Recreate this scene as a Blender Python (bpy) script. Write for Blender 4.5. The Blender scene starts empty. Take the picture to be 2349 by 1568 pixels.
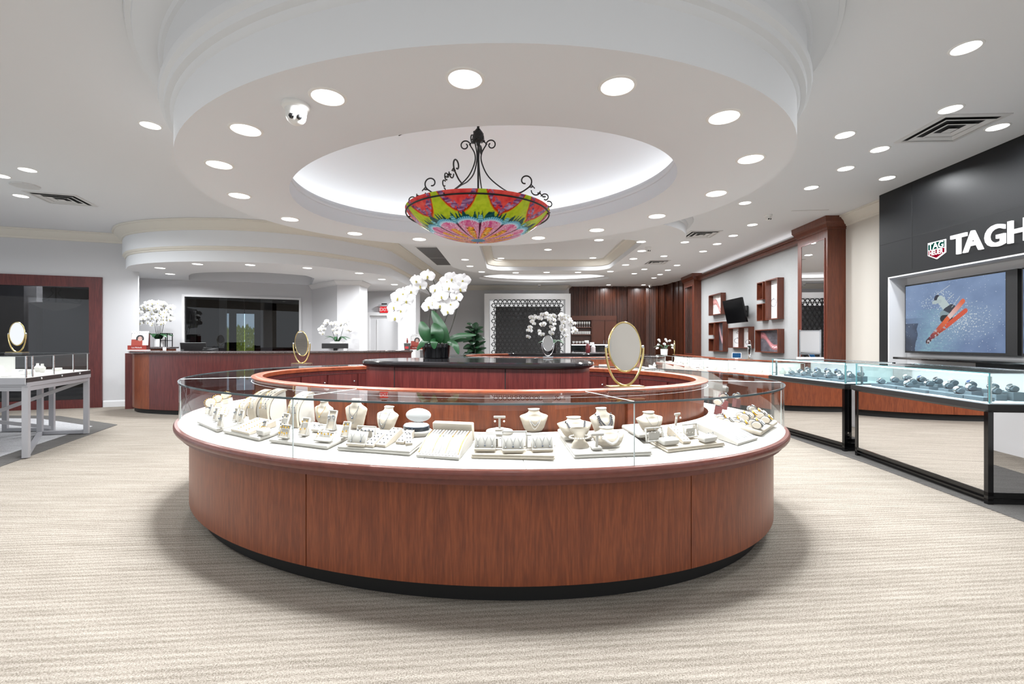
import bpy, bmesh, math, random
from mathutils import Vector, Matrix
random.seed(7)
PI = math.pi
SC = bpy.context.scene
COL = SC.collection
# ---------------------------------------------------------------- camera, world, exposure
F, CX, CY, HC = 1055.0, 1174.5, 784.0, 1.256
cam_d = bpy.data.cameras.new('camera'); cam = bpy.data.objects.new('camera', cam_d); COL.objects.link(cam)
cam.location = (0, 0, HC); cam.rotation_euler = (PI/2, 0, 0)
cam_d.sensor_width = 36; cam_d.sensor_fit = 'HORIZONTAL'; cam_d.lens = F/2349*36; cam_d.clip_start = .05; cam_d.clip_end = 200
SC.camera = cam
W = bpy.data.worlds.new('sky'); SC.world = W; W.use_nodes = True
W.node_tree.nodes['Background'].inputs[0].default_value = (.90, .95, 1, 1)
W.node_tree.nodes['Background'].inputs[1].default_value = 2.2
SC.view_settings.view_transform = 'Standard'; SC.view_settings.look = 'None'
SC.view_settings.exposure = -0.88; SC.view_settings.gamma = 1; SC.view_settings.use_curve_mapping = False
cy = SC.cycles
cy.max_bounces = 7; cy.diffuse_bounces = 4; cy.glossy_bounces = 4; cy.transmission_bounces = 4; cy.transparent_max_bounces = 24
cy.caustics_reflective = False; cy.caustics_refractive = False; cy.sample_clamp_indirect = 4; cy.sample_clamp_direct = 0
cy.use_adaptive_sampling = True; cy.adaptive_threshold = .02; cy.use_denoising = True; cy.use_light_tree = True; cy.blur_glossy = 1.0
# power of one ceiling downlight (W) by place; each is built with a fitting
P_RING, P_MAIN, P_SOFF, P_FAR, P_ENTRY, P_LEFT = 62, 36, 52, 44, 20, 60

# ---------------------------------------------------------------- placing
def onz(px, py, z):
    Y = F*(HC - z)/(py - CY); return Vector(((px-CX)*Y/F, Y, z))
def aty(px, py, Y): return Vector(((px-CX)*Y/F, Y, HC + (CY-py)*Y/F))
TH = math.radians(2.52); cT, sT = math.cos(TH), math.sin(TH)
def RW(V, U, z=0): return Vector((U*cT+V*sT, V*cT-U*sT, z))          # along / across the right-hand wall
def Vof(px, U): k = (px-CX)/F; return U*(cT+k*sT)/(k*cT-sT)
def Zof(py, V, U): return HC + (CY-py)*(V*cT-U*sT)/F

# ---------------------------------------------------------------- objects
def tag(o, label=None, cat=None, group=None, kind=None):
    if label: o['label'] = label
    if cat: o['category'] = cat
    if group: o['group'] = group
    if kind: o['kind'] = kind
    return o
def thing(name, label, cat, loc=(0, 0, 0), rotz=0, group=None):
    o = bpy.data.objects.new(name, None); COL.objects.link(o); o.empty_display_size = .05
    o.location = loc; o.rotation_euler = (0, 0, rotz)
    return tag(o, label, cat, group)
def dup(root, loc, rotz=0, label=None, group=None):
    def cp(o, p):
        c = o.copy(); COL.objects.link(c)
        if p is not None: c.parent = p
        for ch in o.children: cp(ch, c)
        return c
    r = cp(root, None); r.location = loc; r.rotation_euler = (root.rotation_euler[0], root.rotation_euler[1], rotz)
    if label: r['label'] = label
    if group: r['group'] = group
    return r
def lin(r, g, b):
    f = lambda c: c/12.92 if c <= .04045 else ((c+.055)/1.055)**2.4
    return (f(r/255), f(g/255), f(b/255), 1)

class MB:
    def __init__(s): s.b = bmesh.new(); s.m = 0
    def v(s, p): return s.b.verts.new(p)
    def face(s, vs):
        try:
            f = s.b.faces.new(vs); f.material_index = s.m; return f
        except ValueError: return None
    def poly(s, pts): return s.face([s.v(p) for p in pts])
    def box(s, c, d, rz=0, bev=0):
        x, y, z = d[0]/2, d[1]/2, d[2]/2; ca, sa = math.cos(rz), math.sin(rz)
        if bev:
            bev = min(bev, x*.9, y*.9, z*.9)
            ring = []
            for k in range(16):
                t = (k+.5)/16*2*PI; q = int(t/(PI/2)); sx = 1 if q in (0, 3) else -1; sy = 1 if q in (0, 1) else -1
                ring.append((sx*(x-bev)+bev*math.cos(t), sy*(y-bev)+bev*math.sin(t)))
            def R(g): return [((px-math.copysign(g, px)), (py-math.copysign(g, py))) for px, py in ring]
            lv = []
            e = bev*.6
            for zz, g in ((-z, e), (-z+e, 0), (z-e, 0), (z-e*.3, e*.35), (z, e)):
                lv.append([s.v((c[0]+px*ca-py*sa, c[1]+px*sa+py*ca, c[2]+zz)) for px, py in R(g)])
            for a, b in zip(lv, lv[1:]):
                for k in range(16): s.face([a[k], a[(k+1) % 16], b[(k+1) % 16], b[k]])
            s.face(lv[0][::-1]); s.face(lv[-1]); return s
        P = [s.v((c[0]+px*ca-py*sa, c[1]+px*sa+py*ca, c[2]+pz)) for pz in (-z, z) for px, py in ((-x, -y), (x, -y), (x, y), (-x, y))]
        for q in ((3, 2, 1, 0), (4, 5, 6, 7), (0, 1, 5, 4), (1, 2, 6, 5), (2, 3, 7, 6), (3, 0, 4, 7)): s.face([P[i] for i in q])
        return s
    def prism(s, poly, z0, z1):
        A = [s.v((p[0], p[1], z0)) for p in poly]; B = [s.v((p[0], p[1], z1)) for p in poly]; n = len(poly)
        s.face(A[::-1]); s.face(B)
        for i in range(n): s.face([A[i], A[(i+1) % n], B[(i+1) % n], B[i]])
        return s
    def hull(s, A, B):                                              # two matching 3-D outlines joined into a solid
        a = [s.v(p) for p in A]; b = [s.v(p) for p in B]; n = len(A)
        s.face(a[::-1]); s.face(b)
        for i in range(n): s.face([a[i], a[(i+1) % n], b[(i+1) % n], b[i]])
        return s
    def sweep(s, path, prof, closed=False, pclosed=False, cap=False):
        n = len(path); N = []
        for i in range(n):
            if closed: a, b = path[i-1], path[(i+1) % n]; p = path[i]
            else: a, b, p = path[max(i-1, 0)], path[min(i+1, n-1)], path[i]
            def nr(u, w):
                d = Vector((w[0]-u[0], w[1]-u[1]));
                if d.length < 1e-9: return None
                d.normalize(); return Vector((d.y, -d.x))
            n1, n2 = nr(a, p), nr(p, b); n1 = n1 or n2; n2 = n2 or n1
            m = n1+n2; m.normalize(); q = max(.3, m.dot(n1)); N.append(m/q)
        rows = [[s.v((path[i][0]+N[i].x*o, path[i][1]+N[i].y*o, z)) for o, z in prof] for i in range(n)]
        k = len(prof)
        for i in range(n if closed else n-1):
            A, B = rows[i], rows[(i+1) % n]
            for j in range(k if pclosed else k-1): s.face([A[j], A[(j+1) % k], B[(j+1) % k], B[j]])
        if cap and pclosed and not closed: s.face(rows[0]); s.face(rows[-1][::-1])
        return s
    def tube(s, pts, r, seg=8, closed=False, cap=True):
        pts = [Vector(p) for p in pts]; n = len(pts); rings = []; up = None
        for i, p in enumerate(pts):
            a = pts[i-1] if (i or closed) else p; b = pts[(i+1) % n] if (i < n-1 or closed) else p
            d = (b-a)
            if d.length < 1e-9: d = Vector((0, 0, 1))
            d.normalize()
            if up is None: up = Vector((0, 0, 1)) if abs(d.z) < .9 else Vector((1, 0, 0))
            x = d.cross(up)
            if x.length < 1e-6: x = d.orthogonal()
            x.normalize(); y = x.cross(d); up = y
            rr = r[i] if isinstance(r, (list, tuple)) else r
            rings.append([s.v(p+x*rr*math.cos(2*PI*k/seg)+y*rr*math.sin(2*PI*k/seg)) for k in range(seg)])
        for i in range(n if closed else n-1):
            A, B = rings[i], rings[(i+1) % n]
            for k in range(seg): s.face([A[k], A[(k+1) % seg], B[(k+1) % seg], B[k]])
        if cap and not closed: s.face(rings[0][::-1]); s.face(rings[-1])
        return s
    def lathe(s, prof, seg=32, c=(0, 0, 0), ab=(1, 1), cap=True):
        rows = []
        for r, z in prof:
            rows.append([s.v((c[0]+ab[0]*r*math.cos(2*PI*k/seg), c[1]+ab[1]*r*math.sin(2*PI*k/seg), c[2]+z)) for k in range(seg)])
        for A, B in zip(rows, rows[1:]):
            for k in range(seg): s.face([A[k], A[(k+1) % seg], B[(k+1) % seg], B[k]])
        if cap: s.face(rows[0][::-1]); s.face(rows[-1])
        return s
    def ball(s, c, r, u=12, v=8, sc=(1, 1, 1), M=None):
        rows = []
        for j in range(v+1):
            t = PI*j/v; row = []
            for i in range(u):
                p = Vector((sc[0]*r*math.sin(t)*math.cos(2*PI*i/u), sc[1]*r*math.sin(t)*math.sin(2*PI*i/u), sc[2]*r*math.cos(t)))
                if M: p = M @ p
                row.append(s.v(Vector(c)+p))
                if j in (0, v): break
            rows.append(row)
        for A, B in zip(rows, rows[1:]):
            for i in range(u):
                j = (i+1) % u
                if len(A) == 1: s.face([A[0], B[j], B[i]])
                elif len(B) == 1: s.face([A[i], A[j], B[0]])
                else: s.face([A[i], A[j], B[j], B[i]])
        return s
    def xf(s, M):
        for v in s.b.verts: v.co = M @ v.co
        return s
    def grid(s, fn, nu, nv, closed_u=False):
        R = [[s.v(fn(i/(nu if closed_u else nu-1), j/(nv-1))) for i in range(nu)] for j in range(nv)]
        for j in range(nv-1):
            for i in range(nu if closed_u else nu-1):
                s.face([R[j][i], R[j][(i+1) % nu], R[j+1][(i+1) % nu], R[j+1][i]])
        return s
    def build(s, name, mat, parent=None, smooth=False, recalc=True):
        if recalc: bmesh.ops.recalc_face_normals(s.b, faces=s.b.faces[:])
        me = bpy.data.meshes.new(name); s.b.to_mesh(me); s.b.free()
        for m in (mat if isinstance(mat, (list, tuple)) else [mat]): me.materials.append(m)
        if smooth:
            if smooth is True: smooth = 40
            me.polygons.foreach_set('use_smooth', [True]*len(me.polygons))
            me.set_sharp_from_angle(angle=math.radians(smooth))
        o = bpy.data.objects.new(name, me); COL.objects.link(o)
        if parent is not None: o.parent = parent
        return o
def struct(name, mb, mat, smooth=False): return tag(mb.build(name, mat, None, smooth), kind='structure')
def ell(c, a, b, t0=0, t1=2*PI, n=96, closed=True, rot=0):
    m = n if closed else n+1; cr, sr = math.cos(rot), math.sin(rot); P = [(a*math.cos(t0+(t1-t0)*i/n), b*math.sin(t0+(t1-t0)*i/n)) for i in range(m)]
    return [(c[0]+x*cr-y*sr, c[1]+x*sr+y*cr) for x, y in P]
def spline(pts, k=8):
    out = []; P = [Vector(p) for p in pts]
    for i in range(len(P)-1):
        p0, p1, p2, p3 = P[max(i-1, 0)], P[i], P[i+1], P[min(i+2, len(P)-1)]
        for j in range(k):
            t = j/k; out.append(.5*((2*p1)+(p2-p0)*t+(2*p0-5*p1+4*p2-p3)*t*t+(3*p1-p0-3*p2+p3)*t**3))
    out.append(P[-1]); return out
ORD = ['first', 'second', 'third', 'fourth', 'fifth', 'sixth', 'seventh', 'eighth', 'ninth', 'tenth', 'eleventh', 'twelfth', 'thirteenth', 'fourteenth', 'fifteenth', 'sixteenth', 'seventeenth', 'eighteenth', 'nineteenth', 'twentieth']

# ---------------------------------------------------------------- materials
def mat_new(name):
    m = bpy.data.materials.new(name); m.use_nodes = True; nt = m.node_tree
    return m, nt, nt.nodes['Principled BSDF']
def pbr(name, col, rough=.5, metal=0, spec=.5, noise=0, nscale=30, bump=0, bscale=200, coat=0, emit=None, estr=0, stretch=(1, 1, 1)):
    m, nt, p = mat_new(name)
    p.inputs['Base Color'].default_value = col; p.inputs['Roughness'].default_value = rough
    p.inputs['Metallic'].default_value = metal; p.inputs['Specular IOR Level'].default_value = spec; p.inputs['Coat Weight'].default_value = coat
    p.inputs['Coat Roughness'].default_value = .08
    tc = nt.nodes.new('ShaderNodeTexCoord'); mp = nt.nodes.new('ShaderNodeMapping'); mp.inputs['Scale'].default_value = stretch
    nt.links.new(tc.outputs['Object'], mp.inputs[0])
    if noise:
        n = nt.nodes.new('ShaderNodeTexNoise'); n.inputs['Scale'].default_value = nscale; n.inputs['Detail'].default_value = 4
        nt.links.new(mp.outputs[0], n.inputs['Vector'])
        r = nt.nodes.new('ShaderNodeValToRGB'); r.color_ramp.elements[0].position = .3; r.color_ramp.elements[1].position = .7
        r.color_ramp.elements[0].color = [c*(1-noise) for c in col[:3]]+[1]; r.color_ramp.elements[1].color = [min(1, c*(1+noise)) for c in col[:3]]+[1]
        nt.links.new(n.outputs['Fac'], r.inputs[0]); nt.links.new(r.outputs[0], p.inputs['Base Color'])
    if bump:
        n = nt.nodes.new('ShaderNodeTexNoise'); n.inputs['Scale'].default_value = bscale; nt.links.new(mp.outputs[0], n.inputs['Vector'])
        b = nt.nodes.new('ShaderNodeBump'); b.inputs['Strength'].default_value = bump; b.inputs['Distance'].default_value = .01
        nt.links.new(n.outputs['Fac'], b.inputs['Height']); nt.links.new(b.outputs[0], p.inputs['Normal'])
    if emit: p.inputs['Emission Color'].default_value = emit; p.inputs['Emission Strength'].default_value = estr
    return m
def emis(name, col, s, sample=False):
    m, nt, p = mat_new(name); e = nt.nodes.new('ShaderNodeEmission'); e.inputs[0].default_value = col; e.inputs[1].default_value = s
    nt.links.new(e.outputs[0], nt.nodes['Material Output'].inputs[0]); nt.nodes.remove(p)
    m.cycles.emission_sampling = 'AUTO' if sample else 'NONE'
    return m
def wood(name, c1, c2, c3, rough=.32, coat=.25, vert=(9, 9, .55), figure=.5):
    m, nt, p = mat_new(name); p.inputs['Roughness'].default_value = rough; p.inputs['Coat Weight'].default_value = coat; p.inputs['Coat Roughness'].default_value = .18
    tc = nt.nodes.new('ShaderNodeTexCoord'); mp = nt.nodes.new('ShaderNodeMapping'); mp.inputs['Scale'].default_value = vert
    nt.links.new(tc.outputs['Object'], mp.inputs[0])
    n1 = nt.nodes.new('ShaderNodeTexNoise'); n1.inputs['Scale'].default_value = 1.1; n1.inputs['Detail'].default_value = 3; n1.inputs['Distortion'].default_value = 1.2
    nt.links.new(mp.outputs[0], n1.inputs['Vector'])
    n2 = nt.nodes.new('ShaderNodeTexNoise'); n2.inputs['Scale'].default_value = 14; n2.inputs['Detail'].default_value = 5
    nt.links.new(mp.outputs[0], n2.inputs['Vector'])
    w = nt.nodes.new('ShaderNodeMath'); w.operation = 'MULTIPLY'; w.inputs[1].default_value = 11; nt.links.new(n1.outputs['Fac'], w.inputs[0])
    pp = nt.nodes.new('ShaderNodeMath'); pp.operation = 'PINGPONG'; pp.inputs[1].default_value = 1; nt.links.new(w.outputs[0], pp.inputs[0])
    mx = nt.nodes.new('ShaderNodeMix'); mx.inputs[0].default_value = 1-figure*.55; nt.links.new(pp.outputs[0], mx.inputs[2]); nt.links.new(n2.outputs['Fac'], mx.inputs[3])
    r = nt.nodes.new('ShaderNodeValToRGB'); e = r.color_ramp.elements; e[0].position = .25; e[0].color = c1; e[1].position = .8; e[1].color = c3
    k = e.new(.5); k.color = c2
    nt.links.new(mx.outputs[0], r.inputs[0]); nt.links.new(r.outputs[0], p.inputs['Base Color'])
    return m
def glassy(name, tint=(.97, .99, .985, 1), ior=1.45, boost=1.0):
    m, nt, p = mat_new(name); nt.nodes.remove(p)
    t = nt.nodes.new('ShaderNodeBsdfTransparent'); t.inputs[0].default_value = tint
    g = nt.nodes.new('ShaderNodeBsdfGlossy'); g.inputs['Roughness'].default_value = 0
    fr = nt.nodes.new('ShaderNodeFresnel'); fr.inputs['IOR'].default_value = ior
    geo = nt.nodes.new('ShaderNodeNewGeometry'); io = nt.nodes.new('ShaderNodeMath'); io.operation = 'MULTIPLY_ADD'      # same index from both sides of a pane
    io.inputs[1].default_value = 1/ior-ior; io.inputs[2].default_value = ior; nt.links.new(geo.outputs['Backfacing'], io.inputs[0]); nt.links.new(io.outputs[0], fr.inputs['IOR'])
    mx = nt.nodes.new('ShaderNodeMixShader'); mu = nt.nodes.new('ShaderNodeMath'); mu.operation = 'MULTIPLY'; mu.inputs[1].default_value = boost; mu.use_clamp = True
    nt.links.new(fr.outputs[0], mu.inputs[0]); nt.links.new(mu.outputs[0], mx.inputs[0]); nt.links.new(t.outputs[0], mx.inputs[1]); nt.links.new(g.outputs[0], mx.inputs[2])
    nt.links.new(mx.outputs[0], nt.nodes['Material Output'].inputs[0]); return m
def painted(name, estr=0, rough=.4, lit=True):
    m, nt, p = mat_new(name); a = nt.nodes.new('ShaderNodeVertexColor'); a.layer_name = 'paint'
    if lit and estr: p.inputs['Specular IOR Level'].default_value = .12
    if lit and estr:                                               # glass paint: deep colour that glows from the lamp inside
        sc = nt.nodes.new('ShaderNodeVectorMath'); sc.operation = 'SCALE'; sc.inputs[3].default_value = .5; nt.links.new(a.outputs[0], sc.inputs[0]); nt.links.new(sc.outputs[0], p.inputs['Base Color'])
    elif lit: nt.links.new(a.outputs[0], p.inputs['Base Color'])
    else: p.inputs['Base Color'].default_value = (.01, .01, .01, 1)
    p.inputs['Roughness'].default_value = rough
    if estr: nt.links.new(a.outputs[0], p.inputs['Emission Color']); p.inputs['Emission Strength'].default_value = estr
    return m
M = {}
M['wall'] = pbr('wall_paint', lin(206, 206, 208), .75, bump=.05, bscale=60)
M['wallgrey'] = pbr('grey_grasscloth', lin(164, 165, 165), .85, noise=.06, nscale=60, stretch=(6, 6, .5), bump=.1, bscale=50)
M['beige'] = pbr('beige_paint', lin(208, 203, 194), .8)
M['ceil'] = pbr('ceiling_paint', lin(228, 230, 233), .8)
M['soffit'] = pbr('cool_white_paint', lin(227, 231, 236), .75)  # bluish tint put into this and the ceiling paint, against warm bounce light
M['crown'] = pbr('cream_moulding_paint', lin(222, 217, 206), .5)
M['white'] = pbr('white_paint', lin(225, 225, 226), .5)
M['cherry'] = wood('cherry_wood', lin(100, 44, 21), lin(121, 58, 29), lin(142, 74, 39), rough=.38, coat=.08, vert=(11, 11, .8), figure=.45)
M['cherryd'] = wood('dark_cherry_wood', lin(70, 26, 26), lin(88, 36, 34), lin(104, 46, 42))
M['walnut'] = wood('walnut_wood', lin(46, 22, 12), lin(62, 30, 17), lin(82, 42, 25), vert=(7, 7, .4), coat=.1)
M['rail'] = wood('orange_cherry_rail', lin(112, 50, 27), lin(132, 62, 34), lin(148, 74, 43), rough=.35, coat=.12, vert=(2, 2, 2))
M['mould'] = wood('dark_cherry_moulding', lin(96, 46, 38), lin(108, 54, 44), lin(116, 60, 50), rough=.35, vert=(2, 2, 2), figure=.2)
M['black'] = pbr('black_satin', lin(22, 22, 23), .45)
M['blackpanel'] = pbr('black_leather_panel', lin(17, 18, 20), .42, spec=.3, noise=.15, nscale=120, bump=.06, bscale=300)
M['gloss'] = pbr('black_gloss', lin(10, 10, 11), .08)
M['toe'] = pbr('black_toe_kick', lin(16, 16, 17), .6)
M['deck'] = pbr('white_display_fabric', lin(234, 231, 226), .9)
M['cream'] = pbr('cream_suede', lin(202, 191, 176), .95, noise=.04, nscale=40)
M['ivory'] = pbr('ivory_leatherette', lin(200, 195, 188), .7)
M['greyd'] = pbr('blue_grey_display', lin(92, 104, 112), .7)
M['glass'] = glassy('clear_glass'); M['glassg'] = glassy('green_edge_glass', (.93, .98, .98, 1))
M['edge'] = pbr('polished_glass_edge', lin(196, 206, 206), .2, emit=(.8, .95, .95, 1), estr=0.0)
M['edgeg'] = pbr('green_glass_edge', lin(96, 160, 166), .2)
M['tint'] = glassy('dark_tinted_glass', (.36, .36, .37, 1), 1.5, 1.3)
M['mirror'] = pbr('mirror', (.86, .85, .85, 1), .0, 1)
M['gold'] = pbr('brushed_brass', lin(222, 200, 140), .22, 1); M['goldj'] = pbr('yellow_gold', lin(232, 186, 84), .2, 1)
M['steel'] = pbr('polished_steel', lin(205, 207, 210), .18, 1); M['alu'] = pbr('brushed_aluminium', lin(178, 178, 182), .5, .6)
M['silver'] = pbr('silver', lin(185, 187, 192), .25, 1)
M['pearl'] = pbr('white_pearl', lin(236, 230, 224), .15, coat=.6); M['pearld'] = pbr('dark_pearl', lin(72, 72, 80), .15, coat=.8)
M['gem'] = pbr('dark_gem', lin(70, 80, 96), .1, coat=1)
M['acryl'] = glassy('clear_acrylic', (.94, .94, .92, 1), 1.49, 1.6)
M['iron'] = pbr('black_wrought_iron', lin(14, 14, 15), .4, .3)
M['granite'] = pbr('speckled_granite', lin(92, 84, 84), .12, noise=.75, nscale=70, coat=.5)
M['graniteb'] = pbr('black_granite', lin(30, 28, 30), .08, noise=.3, nscale=90, coat=.4)
M['lamp'] = emis('lit_lamp_lens', (1, .99, .97, 1), 9)
M['ringtrim'] = pbr('white_lamp_trim', lin(235, 235, 233), .4)
M['led'] = emis('led_strip', (.92, .97, 1, 1), 7)
M['dark'] = pbr('dark_recess', lin(18, 18, 19), .8)
M['vent'] = pbr('white_vent_metal', lin(214, 214, 214), .45)
M['leaf'] = pbr('orchid_leaf', lin(34, 74, 42), .35, noise=.3, nscale=8); M['leafd'] = pbr('dark_leaf', lin(20, 44, 26), .3, noise=.3, nscale=10)
M['petal'] = pbr('white_petal', lin(240, 240, 240), .6); M['lip'] = pbr('orchid_throat', lin(170, 160, 70), .6)
M['stem'] = pbr('dark_stem', lin(40, 40, 32), .6); M['moss'] = pbr('moss', lin(86, 94, 50), .9, noise=.4, nscale=60)
M['potb'] = pbr('black_glazed_pot', lin(8, 8, 10), .06); M['potw'] = pbr('white_ceramic', lin(228, 228, 228), .3)
M['screen'] = pbr('screen_off', lin(6, 6, 7), .12); M['brown'] = pbr('brown_leather_block', lin(96, 40, 38), .6)
M['red'] = pbr('red_card', lin(150, 52, 40), .6); M['paper'] = pbr('white_paper', lin(238, 238, 238), .8)
M['exitred'] = emis('exit_red', (1, .03, .04, 1), 1.6); M['exitwhite'] = emis('exit_white', (1, .75, .75, 1), 1.4)
M['sign'] = emis('lit_sign_letter', (1, 1, 1, 1), 3.0); M['signgreen'] = emis('logo_green', lin(0, 96, 80), 1.0); M['signred'] = emis('logo_red', lin(196, 26, 60), 1.0)
M['paintlit'] = painted('backlit_painted_glass', .5, .25); M['tv'] = painted('tv_picture', 1.25, .25, False); M['photo'] = painted('printed_photo', 0, .5)
M['stone'] = pbr('grey_chair_fabric', lin(216, 211, 204), .9)
def carpet(name, c1, c2, rot=0):
    m, nt, p = mat_new(name); p.inputs['Roughness'].default_value = 1; p.inputs['Specular IOR Level'].default_value = .05
    tc = nt.nodes.new('ShaderNodeTexCoord'); mp = nt.nodes.new('ShaderNodeMapping'); mp.inputs['Rotation'].default_value = (0, 0, rot); nt.links.new(tc.outputs['Object'], mp.inputs[0])
    wv = nt.nodes.new('ShaderNodeTexWave'); wv.wave_type = 'BANDS'; wv.bands_direction = 'Y'; wv.inputs['Scale'].default_value = 8.5; wv.inputs['Distortion'].default_value = 2.4; wv.inputs['Detail'].default_value = 3; wv.inputs['Detail Scale'].default_value = 5
    nt.links.new(mp.outputs[0], wv.inputs['Vector'])
    n = nt.nodes.new('ShaderNodeTexNoise'); n.inputs['Scale'].default_value = 170; n.inputs['Detail'].default_value = 3; nt.links.new(mp.outputs[0], n.inputs['Vector'])
    n2 = nt.nodes.new('ShaderNodeTexNoise'); n2.inputs['Scale'].default_value = 4; n2.inputs['Detail'].default_value = 3
    mp2 = nt.nodes.new('ShaderNodeMapping'); mp2.inputs['Scale'].default_value = (.35, 6, 1); mp2.inputs['Rotation'].default_value = (0, 0, rot); nt.links.new(tc.outputs['Object'], mp2.inputs[0]); nt.links.new(mp2.outputs[0], n2.inputs['Vector'])
    a = nt.nodes.new('ShaderNodeMath'); a.operation = 'MULTIPLY_ADD'; a.inputs[1].default_value = .12; nt.links.new(wv.outputs['Fac'], a.inputs[0]); nt.links.new(n.outputs['Fac'], a.inputs[2])
    b = nt.nodes.new('ShaderNodeMath'); b.operation = 'MULTIPLY_ADD'; b.inputs[1].default_value = .38; nt.links.new(n2.outputs['Fac'], b.inputs[0]); nt.links.new(a.outputs[0], b.inputs[2])
    r = nt.nodes.new('ShaderNodeValToRGB'); r.color_ramp.elements[0].position = .55; r.color_ramp.elements[1].position = 1.05; r.color_ramp.elements[0].color = c1; r.color_ramp.elements[1].color = c2
    nt.links.new(b.outputs[0], r.inputs[0]); nt.links.new(r.outputs[0], p.inputs['Base Color'])
    bp = nt.nodes.new('ShaderNodeBump'); bp.inputs['Strength'].default_value = .5; bp.inputs['Distance'].default_value = .012; nt.links.new(b.outputs[0], bp.inputs['Height']); nt.links.new(bp.outputs[0], p.inputs['Normal'])
    return m
M['carpet'] = carpet('beige_ribbed_carpet', lin(116, 108, 98), lin(180, 172, 161), math.radians(-6))
M['carpetg'] = carpet('grey_carpet', lin(150, 150, 152), lin(196, 196, 198), .4); M['carpetd'] = carpet('charcoal_carpet', lin(84, 82, 80), lin(112, 110, 108), .2)
def paint_grid(mb_fn, nu, nv, colfn, name, mat, parent):
    """a flat or curved picture surface: mb_fn(u,v) gives the point, colfn(u,v) its colour"""
    me = bpy.data.meshes.new(name); V = []; C = []
    for j in range(nv):
        for i in range(nu):
            u, v = i/(nu-1), j/(nv-1); V.append(mb_fn(u, v)); C.append(colfn(u, v))
    Fc = [(j*nu+i, j*nu+i+1, (j+1)*nu+i+1, (j+1)*nu+i) for j in range(nv-1) for i in range(nu-1)]
    me.from_pydata([tuple(p) for p in V], [], Fc); at = me.color_attributes.new('paint', 'FLOAT_COLOR', 'POINT')
    at.data.foreach_set('color', [x for c in C for x in (c[0], c[1], c[2], 1)]); me.materials.append(mat)
    me.polygons.foreach_set('use_smooth', [True]*len(me.polygons))
    o = bpy.data.objects.new(name, me); COL.objects.link(o)
    if parent is not None: o.parent = parent
    return o
from mathutils import noise as NZ
def fbm(x, y, s=1.0, o=3):
    a, t, k = 0, 0, 1
    for i in range(o): a += NZ.noise(Vector((x*s, y*s, i*7.3)))*k; t += k; k *= .5; s *= 2
    return a/t
def mixc(a, b, t): t = max(0, min(1, t)); return tuple(a[i]*(1-t)+b[i]*t for i in range(3))
def text_mesh(txt, size, depth, name, mat, parent, M4, bold=.0, spacing=1.0, align='LEFT'):
    cu = bpy.data.curves.new('lettering', 'FONT'); cu.body = txt; cu.size = size; cu.extrude = depth; cu.offset = bold; cu.space_character = spacing; cu.align_x = align
    cu.resolution_u = 4
    o = bpy.data.objects.new('lettering', cu); COL.objects.link(o); dg = bpy.context.evaluated_depsgraph_get()
    me = bpy.data.meshes.new_from_object(o.evaluated_get(dg)); bpy.data.objects.remove(o); bpy.data.curves.remove(cu)
    me.transform(M4); me.materials.clear(); me.materials.append(mat)
    r = bpy.data.objects.new(name, me); COL.objects.link(r)
    if parent is not None: r.parent = parent
    return r
def lamp(kind, energy, loc, parent=None, size=.14, size_y=None, spot=2.4, blend=.9, col=(.95, .975, 1), rot=(0, 0, 0), shape='DISK'):
    d = bpy.data.lights.new('light', kind); d.energy = energy; d.color = col
    if kind == 'SPOT': d.spot_size = spot; d.spot_blend = blend; d.shadow_soft_size = size/2
    if kind == 'AREA':
        d.shape = shape; d.size = size
        if size_y: d.size_y = size_y
    o = bpy.data.objects.new('light', d); COL.objects.link(o); o.location = loc; o.rotation_euler = rot
    if parent is not None: o.parent = parent
    return o
# ================================================================ THE ROOM
ZC, ZS = 3.34, 2.64                      # main ceiling, dropped soffits
OC, OR = (-.392, 4.03), math.radians(-20)  # centre and turn of the front oval counter
ZSO = 2.556; SC1, SR1 = (-.317, 4.113), math.radians(-20.6); SC2, SR2 = (-.351, 4.149), math.radians(-24.8)   # its ceiling drum and inner opening
# floor
mb = MB(); mb.prism([(-14, -4.2), (8, -4.2), (8, 19), (-14, 19)], -.1, 0); struct('floor', mb, M['carpet'])
# main ceiling with the far oval dome cut out
DC, DA, DB = (1.04, 15.0), 2.12, 1.05
mb = MB(); o4 = [mb.v((x, y, ZC)) for x, y in ((-14, -4.2), (8, -4.2), (8, 19), (-14, 19))]; dm = [mb.v((x, y, ZC)) for x, y in ell(DC, DA, DB, n=64)]
ed = [mb.b.edges.new((o4[i], o4[(i+1) % 4])) for i in range(4)]+[mb.b.edges.new((dm[i], dm[(i+1) % 64])) for i in range(64)]
bmesh.ops.triangle_fill(mb.b, edges=ed, use_beauty=True)
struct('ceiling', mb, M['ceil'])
mb = MB(); mb.sweep(ell(DC, DA, DB, n=64), [(0, ZC), (.0, ZC+.08), (-.06, ZC+.08), (-.06, ZC+.1), (.1, ZC+.1), (.1, ZC+.16), (-.3, ZC+.33), (-.7, ZC+.4), (-1.04, ZC+.42)], closed=True)
struct('ceiling_far_dome', mb, M['white'], True)
mb = MB(); mb.sweep(ell(DC, DA+.05, DB+.05, n=64), [(-.03, ZC+.105), (.03, ZC+.105), (.03, ZC+.12), (-.03, ZC+.12)], closed=True, pclosed=True)
tag(mb.build('cove_light_strip', emis('cove_glow', (1, 1, 1, 1), 6, True)), 'glowing light strip hidden inside the far oval ceiling dome', 'light strip')
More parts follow.
